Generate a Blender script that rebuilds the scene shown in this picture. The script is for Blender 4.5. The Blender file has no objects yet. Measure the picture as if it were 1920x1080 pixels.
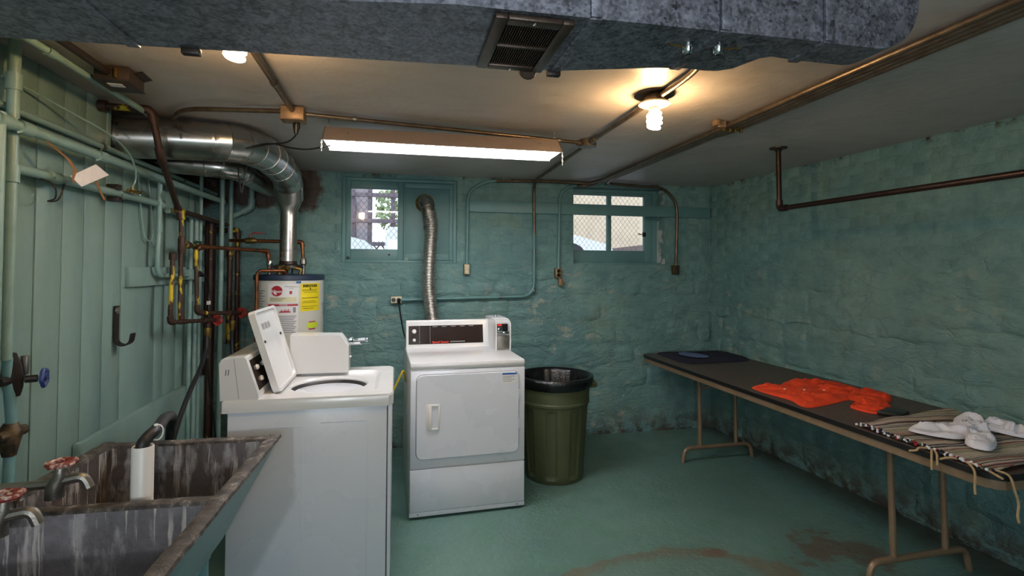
import bpy, bmesh, math, random
from math import sin, cos, pi, sqrt, atan2, radians
from mathutils import Vector, Matrix, noise
random.seed(7)
S = bpy.context.scene
COL = S.collection

# ------------------------------------------------------------------ camera, world, lights, exposure
cam_d = bpy.data.cameras.new('camera'); cam = bpy.data.objects.new('camera', cam_d); COL.objects.link(cam)
yaw, pitch, roll = radians(12.097), radians(1.385), radians(0.273)
fwd = Vector((sin(yaw)*cos(pitch), cos(yaw)*cos(pitch), sin(pitch)))
rgt = Vector((cos(yaw), -sin(yaw), 0)); upv = rgt.cross(fwd)
r2 = rgt*cos(roll)+upv*sin(roll); u2 = -rgt*sin(roll)+upv*cos(roll)
cam.matrix_world = Matrix(((r2.x, u2.x, -fwd.x, 0), (r2.y, u2.y, -fwd.y, 0), (r2.z, u2.z, -fwd.z, 1.48), (0, 0, 0, 1)))
cam_d.sensor_width = 36; cam_d.lens = 36*975.2/1920; cam_d.shift_y = -61.6/1920
cam_d.clip_start = 0.02
S.camera = cam
S.view_settings.view_transform = 'Standard'; S.view_settings.look = 'None'
S.view_settings.gamma = 1; S.view_settings.use_curve_mapping = False
S.view_settings.exposure = 0.42
W = bpy.data.worlds.new('overcast_sky'); S.world = W; W.use_nodes = True
bg = W.node_tree.nodes['Background']; bg.inputs[0].default_value = (0.80, 0.88, 1.0, 1); bg.inputs[1].default_value = 1.9

def light(name, kind, loc, energy, color, **kw):
    d = bpy.data.lights.new(name, kind); d.energy = energy; d.color = color
    for k, v in kw.items(): setattr(d, k, v)
    o = bpy.data.objects.new(name, d); COL.objects.link(o); o.location = loc
    return o
# unseen fill light added here, and the lamp of the hall behind the camera
a = light('fill_light', 'AREA', (0.25, -1.55, 1.62), 19, (0.87, 0.91, 1.0), shape='RECTANGLE', size=1.0, size_y=0.8)
a.rotation_euler = (radians(90), 0, 0)
light('hall_lamp', 'POINT', (-0.6, -1.3, 1.43), 34, (0.91, 0.92, 1.0), shadow_soft_size=0.03)
BULB_L, TUBE_L = 160.0, 42.0

# ------------------------------------------------------------------ materials
def s2l(c):
    return tuple(((x/255)/12.92 if x/255 <= 0.04045 else ((x/255+0.055)/1.055)**2.4) for x in c) + (1,)
class NT:
    def __init__(s, name):
        s.m = bpy.data.materials.new(name); s.m.use_nodes = True
        s.t = s.m.node_tree; s.n = s.t.nodes; s.p = s.n['Principled BSDF']; s.l = s.t.links
    def pos(s):
        return s.n.new('ShaderNodeNewGeometry').outputs['Position']
    def objc(s):
        return s.n.new('ShaderNodeTexCoord').outputs['Object']
    def mapp(s, vec, scale=(1, 1, 1), rot=(0, 0, 0), loc=(0, 0, 0)):
        k = s.n.new('ShaderNodeMapping'); s.l.new(vec, k.inputs[0]); k.inputs['Scale'].default_value = scale
        k.inputs['Rotation'].default_value = rot; k.inputs['Location'].default_value = loc
        return k.outputs[0]
    def noise(s, vec, scale, detail=4, rough=0.55, dist=0):
        k = s.n.new('ShaderNodeTexNoise'); s.l.new(vec, k.inputs['Vector']); k.inputs['Scale'].default_value = scale
        k.inputs['Detail'].default_value = detail; k.inputs['Roughness'].default_value = rough; k.inputs['Distortion'].default_value = dist
        return k.outputs[0]
    def vor(s, vec, scale, out='Color', feat='F1'):
        k = s.n.new('ShaderNodeTexVoronoi'); s.l.new(vec, k.inputs['Vector']); k.inputs['Scale'].default_value = scale; k.feature = feat
        return k.outputs[out]
    def ramp(s, fac, stops, interp='LINEAR'):
        k = s.n.new('ShaderNodeValToRGB'); s.l.new(fac, k.inputs[0]); e = k.color_ramp.elements; k.color_ramp.interpolation = interp
        e[0].position, e[0].color = stops[0]; e[1].position, e[1].color = stops[-1]
        for p, c in stops[1:-1]:
            q = e.new(p); q.color = c
        return k.outputs[0]
    def mix(s, fac, c1, c2, mode='MIX'):
        k = s.n.new('ShaderNodeMix'); k.data_type = 'RGBA'; k.blend_type = mode
        for sock, v in ((k.inputs[0], fac), (k.inputs[6], c1), (k.inputs[7], c2)):
            if hasattr(v, 'node'): s.l.new(v, sock)
            else: sock.default_value = v
        return k.outputs[2]
    def math(s, op, a_, b_=None):
        k = s.n.new('ShaderNodeMath'); k.operation = op
        for sock, v in zip(k.inputs, (a_, b_)):
            if v is None: continue
            if hasattr(v, 'node'): s.l.new(v, sock)
            else: sock.default_value = v
        return k.outputs[0]
    def xyz(s, vec):
        k = s.n.new('ShaderNodeSeparateXYZ'); s.l.new(vec, k.inputs[0]); return k.outputs
    def step(s, v, lo, hi, clamp=True):
        k = s.n.new('ShaderNodeMapRange'); s.l.new(v, k.inputs[0]); k.inputs[1].default_value = lo; k.inputs[2].default_value = hi
        return k.outputs[0]
    def col(s, c):
        if hasattr(c, 'node'): s.l.new(c, s.p.inputs['Base Color'])
        else: s.p.inputs['Base Color'].default_value = c
    def rgh(s, v):
        if hasattr(v, 'node'): s.l.new(v, s.p.inputs['Roughness'])
        else: s.p.inputs['Roughness'].default_value = v
    def bump(s, h, dist=0.003, strength=1.0):
        k = s.n.new('ShaderNodeBump'); s.l.new(h, k.inputs['Height']); k.inputs['Distance'].default_value = dist; k.inputs['Strength'].default_value = strength
        s.l.new(k.outputs[0], s.p.inputs['Normal'])
G = lambda v: (v, v, v, 1)
def simple(name, c, rough=0.5, metal=0.0, var=0.10, scale=12, bump=0.0005, spec=0.5):
    t = NT(name); c = s2l(c); nz = t.noise(t.pos(), scale, 5)
    d = tuple(x*(1-var) for x in c[:3])+(1,); l = tuple(min(1, x*(1+var)) for x in c[:3])+(1,)
    t.col(t.ramp(nz, [(0.3, d), (0.7, l)])); t.rgh(t.ramp(nz, [(0.3, G(max(0.02, rough-0.06))), (0.7, G(min(1, rough+0.06)))]))
    t.p.inputs['Metallic'].default_value = metal; t.p.inputs['Specular IOR Level'].default_value = spec
    if bump: t.bump(t.noise(t.pos(), scale*8, 3), bump)
    return t.m
def emis(name, c, strength):
    t = NT(name); t.col(G(0.8)); t.p.inputs['Emission Color'].default_value = c; t.p.inputs['Emission Strength'].default_value = strength
    return t.m

def wall_paint(name, stone):
    t = NT(name); P = t.pos(); z = t.xyz(P)[2]
    n1 = t.noise(P, 1.3, 5, 0.6); n2 = t.noise(P, 9, 6, 0.6)
    c = t.ramp(n1, [(0.30, s2l((98, 136, 136))), (0.5, s2l((115, 150, 145))), (0.70, s2l((130, 161, 151)))])
    c = t.mix(t.step(n2, 0.45, 0.75), c, s2l((96, 132, 132)))
    # bare, chalky patches and brown damp along the floor
    chips = t.math('MULTIPLY', t.step(t.noise(t.mapp(P, (1, 1, 1.8)), 6.0, 8, 0.70), 0.575, 0.64), t.math('MULTIPLY', t.step(t.noise(P, 0.9, 2), 0.38, 0.56), t.step(z, 1.75, 1.25)))
    c = t.mix(t.math('MULTIPLY', chips, 0.62), c, s2l((176, 174, 156)))
    dk = t.step(t.noise(P, 13, 6, 0.7), 0.68, 0.73)
    c = t.mix(t.math('MULTIPLY', dk, 0.75), c, s2l((52, 72, 66)))
    low = t.math('MULTIPLY', t.step(z, 0.26, 0.0), t.step(t.noise(P, 7, 6, 0.7), 0.41, 0.54))
    c = t.mix(low, c, s2l((74, 64, 54)))
    # rusty brown unpainted area round the chimney corner
    X = t.xyz(P); wob = t.math('MULTIPLY', t.math('SUBTRACT', t.noise(P, 5, 5), 0.5), 0.30)
    edge = t.math('ADD', X[0], wob); zz = t.math('ADD', z, wob)
    st = t.math('MULTIPLY', t.step(edge, -0.62, -0.66), t.math('MULTIPLY', t.step(zz, 1.93, 1.97), t.step(X[1], 4.1, 4.2)))
    c = t.mix(t.math('MULTIPLY', st, 0.92), c, s2l((78, 58, 46)))
    top = t.math('MULTIPLY', t.step(z, 2.205, 2.24), t.step(t.noise(P, 8, 5, 0.7), 0.52, 0.60))
    c = t.mix(top, c, s2l((66, 56, 46)))
    yel = t.math('MULTIPLY', t.step(t.noise(P, 3.1, 3), 0.60, 0.74), 0.5)
    c = t.mix(yel, c, s2l((120, 142, 124)))
    t.col(c); t.rgh(0.52); t.p.inputs['Specular IOR Level'].default_value = 0.35
    if stone:
        w = t.n.new('ShaderNodeTexNoise'); t.l.new(P, w.inputs['Vector']); w.inputs['Scale'].default_value = 5; w.inputs['Detail'].default_value = 5
        wv = t.mix(0.16, P, w.outputs[1], 'ADD')
        crack = t.step(t.vor(t.mapp(wv, (1, 1, 2.3)), 4.6, 'Distance', 'DISTANCE_TO_EDGE'), 0.0, 0.05)
        fine = t.step(t.vor(t.mapp(wv, (1, 1, 3.0)), 10, 'Distance', 'DISTANCE_TO_EDGE'), 0.0, 0.06)
        h = t.math('ADD', t.math('ADD', t.noise(t.mapp(P, (1, 1, 2.2)), 7, 9, 0.62, 1.2), t.math('MULTIPLY', t.math('MAXIMUM', crack, t.step(t.noise(P, 3.3, 3), 0.60, 0.42)), 0.16)), t.math('MULTIPLY', t.math('MAXIMUM', fine, t.step(t.noise(P, 4.1, 3), 0.64, 0.52)), 0.05))
        t.bump(h, 0.040, 0.65)
    else:
        t.bump(t.math('ADD', t.noise(P, 30, 7, 0.65), t.math('MULTIPLY', t.noise(P, 6, 4), 1.6)), 0.009, 0.9)
    return t.m
M = {}
M['brick_paint'] = wall_paint('teal_painted_brick', False)
M['stone_paint'] = wall_paint('teal_painted_rubble', True)

def mk_floor():
    t = NT('teal_floor_paint'); P = t.pos(); X = t.xyz(P)
    n1 = t.noise(P, 1.1, 4); n2 = t.noise(P, 5, 6, 0.6)
    c = t.ramp(n1, [(0.3, s2l((84, 116, 110))), (0.7, s2l((100, 130, 120)))])
    c = t.mix(t.step(n2, 0.5, 0.8), c, s2l((84, 122, 104)))
    def spot(cx, cy, rx, ry, thr):
        dx = t.math('DIVIDE', t.math('SUBTRACT', X[0], cx), rx); dy = t.math('DIVIDE', t.math('SUBTRACT', X[1], cy), ry)
        d = t.math('SQRT', t.math('ADD', t.math('MULTIPLY', dx, dx), t.math('MULTIPLY', dy, dy)))
        return t.math('SUBTRACT', 1.0, d)
    e = t.math('MULTIPLY', t.math('SUBTRACT', t.noise(P, 6, 6, 0.65), 0.5), 1.5)
    v1 = t.math('ADD', spot(1.28, 2.20, 0.62, 0.36, 0), t.math('MULTIPLY', e, 0.35))
    ring = t.math('MULTIPLY', t.step(v1, 0.0, 0.03), t.step(v1, 0.28, 0.10))
    inner = t.step(v1, 0.06, 0.12)
    c = t.mix(t.math('MULTIPLY', inner, 0.55), c, s2l((96, 118, 106)))
    c = t.mix(t.math('MULTIPLY', ring, 0.7), c, s2l((104, 92, 74)))
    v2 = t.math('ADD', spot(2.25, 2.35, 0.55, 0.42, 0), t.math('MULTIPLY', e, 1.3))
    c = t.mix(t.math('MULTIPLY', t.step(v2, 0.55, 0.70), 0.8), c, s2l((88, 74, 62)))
    v3 = t.math('ADD', spot(1.62, 2.46, 0.09, 0.04, 0), t.math('MULTIPLY', e, 0.5))
    c = t.mix(t.math('MULTIPLY', t.step(v3, 0.05, 0.2), 0.8), c, s2l((104, 84, 70)))
    c = t.mix(t.math('MULTIPLY', t.step(t.noise(P, 17, 6, 0.7), 0.70, 0.74), 0.7), c, s2l((92, 84, 68)))
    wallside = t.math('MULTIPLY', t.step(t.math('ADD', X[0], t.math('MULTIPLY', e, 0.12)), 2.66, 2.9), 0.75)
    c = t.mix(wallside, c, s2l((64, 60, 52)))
    t.col(c); t.rgh(t.ramp(n2, [(0.3, G(0.30)), (0.7, G(0.48))]))
    t.bump(t.math('ADD', t.noise(P, 40, 6), t.math('MULTIPLY', t.noise(P, 3, 3), 4)), 0.0035)
    return t.m
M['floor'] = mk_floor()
def mk_ceiling():
    t = NT('old_ceiling_plaster'); P = t.pos()
    n1 = t.noise(P, 0.9, 4); n2 = t.noise(t.mapp(P, (1, 2.2, 1)), 5, 6, 0.6)
    c = t.ramp(n1, [(0.3, s2l((176, 168, 164))), (0.7, s2l((196, 188, 182)))])
    c = t.mix(t.math('MULTIPLY', t.step(n2, 0.5, 0.8), 0.6), c, s2l((164, 152, 138)))
    X = t.xyz(P)
    near = t.math('MULTIPLY', t.step(t.math('ADD', X[0], t.math('MULTIPLY', n2, 0.3)), -0.80, -1.15), 0.55)
    c = t.mix(near, c, s2l((104, 86, 68)))
    t.col(c); t.rgh(0.42); t.bump(t.math('ADD', t.noise(P, 26, 6), t.math('MULTIPLY', t.noise(P, 4, 3), 4)), 0.0018)
    return t.m
M['ceiling'] = mk_ceiling()
def mk_plank():
    t = NT('sage_painted_boards'); P = t.pos()
    n1 = t.noise(t.mapp(P, (1, 3, 0.6)), 2, 5); n2 = t.noise(P, 22, 5, 0.7)
    c = t.ramp(n1, [(0.3, s2l((116, 143, 136))), (0.7, s2l((130, 156, 146)))])
    c = t.mix(t.math('MULTIPLY', t.step(n2, 0.70, 0.75), 0.5), c, s2l((96, 116, 108)))
    t.col(c); t.rgh(0.42); t.bump(t.noise(t.mapp(P, (8, 8, 0.6)), 20, 4), 0.0012)
    return t.m
M['plank'] = mk_plank()
M['pipe_paint'] = simple('green_painted_pipe', (126, 154, 146), 0.38, 0, 0.10, 14)
M['pipe_blue'] = simple('blue_green_painted_pipe', (116, 158, 160), 0.36, 0, 0.08, 14)
M['win_paint'] = simple('teal_window_paint', (100, 140, 138), 0.45, 0, 0.10, 6)
def mk_galv(name, dark, light_, rough, scale, metal=0.85, bumpd=0.0006):
    t = NT(name); P = t.pos()
    v = t.xyz(t.vor(t.mapp(P, (1, 1, 1)), scale))[0]; v2 = t.xyz(t.vor(t.mapp(P, (1, 1, 1), loc=(3, 1, 2)), scale*2.3))[1]; n = t.noise(P, 22, 5, 0.65)
    f = t.math('ADD', t.math('ADD', t.math('MULTIPLY', v, 0.16), t.math('MULTIPLY', v2, 0.26)), t.math('MULTIPLY', n, 0.58))
    t.col(t.ramp(f, [(0.25, s2l(dark)), (0.75, s2l(light_))])); t.rgh(t.ramp(f, [(0.2, G(rough-0.08)), (0.8, G(rough+0.12))]))
    t.p.inputs['Metallic'].default_value = metal
    t.bump(t.math('ADD', t.math('MULTIPLY', f, .6), t.math('MULTIPLY', t.noise(P, 5, 2), 3)), bumpd)
    return t.m
M['galv'] = mk_galv('galvanised_sheet', (68, 70, 76), (160, 162, 174), 0.5, 60, 0.72)
M['flue'] = simple('smooth_flue_metal', (192, 188, 182), 0.28, 1.0, 0.05, 3, 0.0)
M['alu_hose'] = mk_galv('crinkled_aluminium', (168, 162, 152), (206, 202, 194), 0.30, 60, 0.9)
M['chrome'] = simple('chrome', (212, 212, 212), 0.12, 1.0, 0.03, 5, 0)
M['steel'] = simple('dull_steel', (138, 134, 126), 0.42, 0.9, 0.15, 20)
def two_tone(name, c1, c2, scale, lo, hi, rough, metal, stretch=(1, 1, 1)):
    t = NT(name); P = t.pos(); n = t.noise(t.mapp(P, stretch), scale, 6, 0.65)
    n0 = t.noise(P, scale*3, 4)
    base = t.ramp(n0, [(0.3, tuple(x*0.75 for x in s2l(c1)[:3])+(1,)), (0.7, s2l(c1))])
    t.col(t.mix(t.step(n, lo, hi), base, s2l(c2))); t.rgh(rough); t.p.inputs['Metallic'].default_value = metal
    t.bump(n0, 0.0012); return t.m
M['rust'] = two_tone('rusted_iron_pipe', (68, 46, 36), (196, 166, 34), 9, 0.62, 0.66, 0.55, 0.35)
M['rust_yellow'] = two_tone('rusted_pipe_with_yellow_paint', (70, 48, 36), (208, 178, 36), 11, 0.54, 0.59, 0.5, 0.2, (1, 1, 0.5))
M['reveal'] = two_tone('chipped_white_reveal', (116, 152, 146), (206, 206, 204), 6, 0.44, 0.52, 0.5, 0)
M['worn_red'] = two_tone('worn_red_paint', (132, 52, 42), (186, 170, 156), 60, 0.50, 0.58, 0.5, 0.1)
M['old_brass'] = two_tone('grimy_old_brass', (96, 78, 48), (54, 46, 38), 26, 0.42, 0.55, 0.55, 0.3)
M['copper'] = two_tone('aged_copper', (150, 92, 56), (92, 62, 44), 14, 0.45, 0.65, 0.36, 0.8)
M['dark_iron'] = simple('dark_iron', (52, 44, 40), 0.45, 0.5, 0.2, 20)
M['iron_pipe'] = simple('black_brown_iron_pipe', (58, 42, 36), 0.34, 0.6, 0.2, 25)
M['conduit'] = two_tone('tarnished_conduit', (126, 110, 92), (98, 82, 66), 12, 0.45, 0.65, 0.36, 0.75)
M['brass'] = two_tone('tarnished_brass', (150, 122, 60), (92, 74, 44), 30, 0.4, 0.65, 0.4, 0.8)
M['enamel'] = simple('white_enamel', (214, 214, 212), 0.20, 0, 0.015, 3, 0.0002)
M['enamel_grey'] = simple('pale_grey_enamel', (212, 215, 220), 0.28, 0, 0.02, 3, 0.0002)
M['tank'] = simple('tank_paint', (206, 204, 192), 0.32, 0, 0.03, 3, 0.0002)
M['navy_trim'] = simple('dark_blue_trim', (34, 48, 66), 0.4, 0, 0.1, 10)
M['black'] = simple('black_plastic', (20, 20, 22), 0.35, 0, 0.15, 20)
M['black_gloss'] = simple('smoked_panel', (44, 34, 30), 0.12, 0, 0.06, 5, 0)
M['bag'] = simple('black_bin_bag', (14, 14, 16), 0.22, 0, 0.2, 12, 0.003)
M['olive'] = simple('olive_plastic', (74, 80, 52), 0.45, 0, 0.08, 7)
M['laminate'] = simple('brown_laminate', (76, 61, 53), 0.42, 0, 0.10, 45, 0.0003)
M['edge_black'] = simple('black_table_edge', (22, 20, 20), 0.4, 0, 0.15, 20)
M['table_metal'] = simple('tan_table_metal', (134, 112, 88), 0.38, 0.2, 0.10, 18)
M['white_plastic'] = simple('white_plastic', (226, 222, 214), 0.35, 0, 0.02, 5, 0)
M['red'] = simple('red_handle_paint', (166, 42, 34), 0.4, 0, 0.2, 40)
M['blue'] = simple('blue_handle_paint', (44, 62, 118), 0.45, 0, 0.3, 40)
M['green_handle'] = simple('green_handle_paint', (44, 74, 52), 0.45, 0, 0.3, 40)
M['hook'] = simple('black_iron_hook', (44, 38, 36), 0.4, 0.5, 0.2, 30)
M['ivory'] = simple('ivory_outlet', (206, 192, 160), 0.45, 0, 0.10, 40)
M['tan_box'] = simple('rusty_tan_box', (150, 120, 88), 0.45, 0.4, 0.25, 30)
M['greybox'] = simple('brown_grey_box', (64, 54, 48), 0.5, 0.3, 0.2, 20)
M['porcelain'] = simple('porcelain', (222, 208, 180), 0.25, 0, 0.03, 6, 0)
M['rubber'] = simple('black_rubber', (26, 26, 28), 0.5, 0, 0.15, 30)
M['tag'] = simple('grimy_white_card', (222, 216, 212), 0.6, 0, 0.05, 30)
M['tape'] = simple('brown_tape', (138, 96, 50), 0.5, 0, 0.2, 30)
M['rope'] = simple('tan_cotton_cord', (176, 148, 108), 0.9, 0, 0.15, 80)
M['navy_cloth'] = simple('navy_cloth', (20, 22, 44), 0.9, 0, 0.2, 40, 0.001)
M['blue_cloth'] = simple('pale_blue_cloth', (84, 104, 142), 0.9, 0, 0.2, 60, 0.001)
M['orange_cloth'] = simple('orange_cloth', (226, 66, 18), 0.85, 0, 0.10, 30, 0.001)
M['white_cloth'] = simple('white_cloth', (222, 222, 230), 0.9, 0, 0.04, 20, 0.001)
M['register'] = simple('brown_register_metal', (74, 60, 50), 0.38, 0.5, 0.15, 20)
M['fix_outer'] = simple('beige_fixture_metal', (150, 134, 124), 0.4, 0.1, 0.05, 8)
M['fix_inner'] = simple('white_reflector', (240, 240, 240), 0.35, 0, 0.02, 8, 0)
M['yellow'] = simple('yellow_coating', (206, 172, 30), 0.4, 0, 0.1, 20)
M['sticker_white'] = simple('white_sticker', (224, 222, 218), 0.45, 0, 0.02, 10, 0)
M['sticker_yellow'] = simple('yellow_sticker', (236, 212, 30), 0.45, 0, 0.03, 10, 0)
M['sticker_lime'] = simple('lime_sticker', (206, 224, 56), 0.45, 0, 0.03, 10, 0)
M['sticker_cream'] = simple('cream_sticker', (214, 206, 164), 0.45, 0, 0.03, 10, 0)
M['sticker_blue'] = simple('blue_sticker', (30, 84, 156), 0.45, 0, 0.03, 10, 0)
M['print_red'] = simple('red_print', (168, 32, 46), 0.45, 0, 0.03, 10, 0)
M['print_bright_red'] = simple('bright_red_print', (226, 50, 34), 0.45, 0, 0.03, 10, 0)
M['print_black'] = simple('black_print', (26, 26, 28), 0.5, 0, 0.03, 10, 0)
M['print_grey'] = simple('grey_print', (136, 134, 134), 0.5, 0, 0.03, 10, 0)
M['bulb'] = emis('warm_bulb_glow', (1.0, 0.63, 0.29, 1), BULB_L)
M['tube'] = emis('cool_tube_glow', (0.95, 0.95, 1.0, 1), TUBE_L)
def mk_sink():
    t = NT('stained_concrete'); P = t.pos(); X = t.xyz(P)
    n1 = t.noise(P, 6, 7, 0.65)
    c = t.ramp(n1, [(0.3, s2l((92, 89, 90))), (0.5, s2l((122, 119, 122))), (0.72, s2l((150, 147, 150)))])
    # brown staining in the far basin, dirt towards its floor line
    far = t.math('MULTIPLY', t.step(t.math('ADD', X[1], t.math('MULTIPLY', n1, 0.10)), 1.70, 1.76), t.step(t.noise(P, 3, 4), 0.30, 0.55))
    c = t.mix(t.math('MULTIPLY', far, 0.8), c, s2l((70, 56, 46)))
    # paint runs: long thin streaks
    wb_ = t.n.new('ShaderNodeTexNoise'); t.l.new(P, wb_.inputs['Vector']); wb_.inputs['Scale'].default_value = 12
    s1 = t.noise(t.mapp(t.mix(0.012, P, wb_.outputs[1], 'ADD'), (70, 70, 2.2)), 1.0, 2, 0.5); s2_ = t.noise(t.mapp(P, (9, 9, 3.2)), 1.0, 3)
    run = t.math('MULTIPLY', t.step(s1, 0.575, 0.64), t.step(s2_, 0.38, 0.50))
    c = t.mix(t.math('MULTIPLY', run, 0.8), c, s2l((206, 200, 192)))
    bl = t.math('MULTIPLY', t.step(t.noise(t.mapp(P, (1, 1, 0.35)), 16, 6, 0.6), 0.52, 0.62), 0.6)
    c = t.mix(bl, c, s2l((180, 178, 176)))
    dk = t.step(t.noise(P, 19, 6, 0.7), 0.62, 0.70)
    c = t.mix(t.math('MULTIPLY', dk, 0.6), c, s2l((44, 38, 34)))
    t.col(c); t.rgh(0.55); t.bump(t.noise(P, 40, 7, 0.7), 0.004); return t.m
M['sink'] = mk_sink()
def mk_rim():
    t = NT('chipped_sink_rim'); P = t.pos(); n = t.noise(P, 26, 6, 0.7); n2 = t.noise(P, 9, 5)
    c = t.ramp(n, [(0.36, s2l((40, 35, 31))), (0.52, s2l((72, 66, 60))), (0.62, s2l((112, 104, 97))), (0.70, s2l((200, 196, 190)))])
    t.col(t.mix(t.math('MULTIPLY', t.step(n2, 0.5, 0.7), 0.4), c, s2l((60, 52, 46)))); t.rgh(0.6); t.bump(n, 0.006); return t.m
M['rim'] = mk_rim()
def mk_rug():
    t = NT('striped_rag_weave'); P = t.objc(); X = t.xyz(P)
    wob = t.math('MULTIPLY', t.noise(P, 6, 3), 0.03)
    y = t.math('ADD', X[1], wob)
    k = t.n.new('ShaderNodeTexWhiteNoise'); k.noise_dimensions = '1D'
    t.l.new(t.math('FLOOR', t.math('MULTIPLY', y, 150)), k.inputs['W'])
    c = t.ramp(k.outputs[0], [(0.0, s2l((186, 176, 156))), (0.30, s2l((150, 142, 124))), (0.45, s2l((36, 38, 52))), (0.55, s2l((196, 190, 178))), (0.70, s2l((128, 132, 96))), (0.82, s2l((140, 40, 52))), (0.90, s2l((60, 58, 66)))], 'CONSTANT')
    c = t.mix(t.math('MULTIPLY', t.noise(t.mapp(P, (120, 30, 1)), 1, 3), 0.35), c, s2l((120, 112, 104)))
    t.col(c); t.rgh(0.95); t.bump(t.noise(t.mapp(P, (60, 120, 1)), 1, 4), 0.006); return t.m
M['rug'] = mk_rug()
def mk_glass():
    t = NT('window_pane_glass'); o = t.n['Material Output']; tr = t.n.new('ShaderNodeBsdfTransparent'); tr.inputs[0].default_value = (0.94, 0.96, 0.95, 1)
    gl = t.n.new('ShaderNodeBsdfGlossy'); gl.inputs['Roughness'].default_value = 0.03; mx = t.n.new('ShaderNodeMixShader'); fr = t.n.new('ShaderNodeFresnel')
    t.l.new(fr.outputs[0], mx.inputs[0]); t.l.new(tr.outputs[0], mx.inputs[1]); t.l.new(gl.outputs[0], mx.inputs[2]); t.l.new(mx.outputs[0], o.inputs[0]); return t.m
M['glass'] = mk_glass()
M['wire'] = simple('grey_guard_wire', (92, 88, 90), 0.5, 0.5, 0.1, 20, 0)
M['out_ground'] = simple('outdoor_asphalt', (128, 126, 128), 0.9, 0, 0.12, 3)
M['out_wall'] = simple('cream_outdoor_render', (226, 206, 182), 0.9, 0, 0.10, 2)
M['out_grey'] = simple('grey_mauve_siding', (150, 140, 148), 0.9, 0, 0.12, 3)
M['out_wood'] = simple('weathered_wood', (112, 100, 108), 0.9, 0, 0.15, 8)
M['out_trunk'] = simple('pale_bark', (142, 130, 126), 0.95, 0, 0.2, 10)
M['out_leaf'] = simple('pale_leaves', (168, 184, 140), 0.8, 0, 0.25, 6)
M['car_white'] = simple('white_car_paint', (236, 238, 242), 0.15, 0, 0.01, 3, 0)
M['car_glass'] = simple('dark_car_glass', (70, 78, 86), 0.08, 0, 0.02, 3, 0)
M['out_low'] = simple('brown_grey_kerb', (120, 106, 104), 0.9, 0, 0.1, 5)

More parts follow.
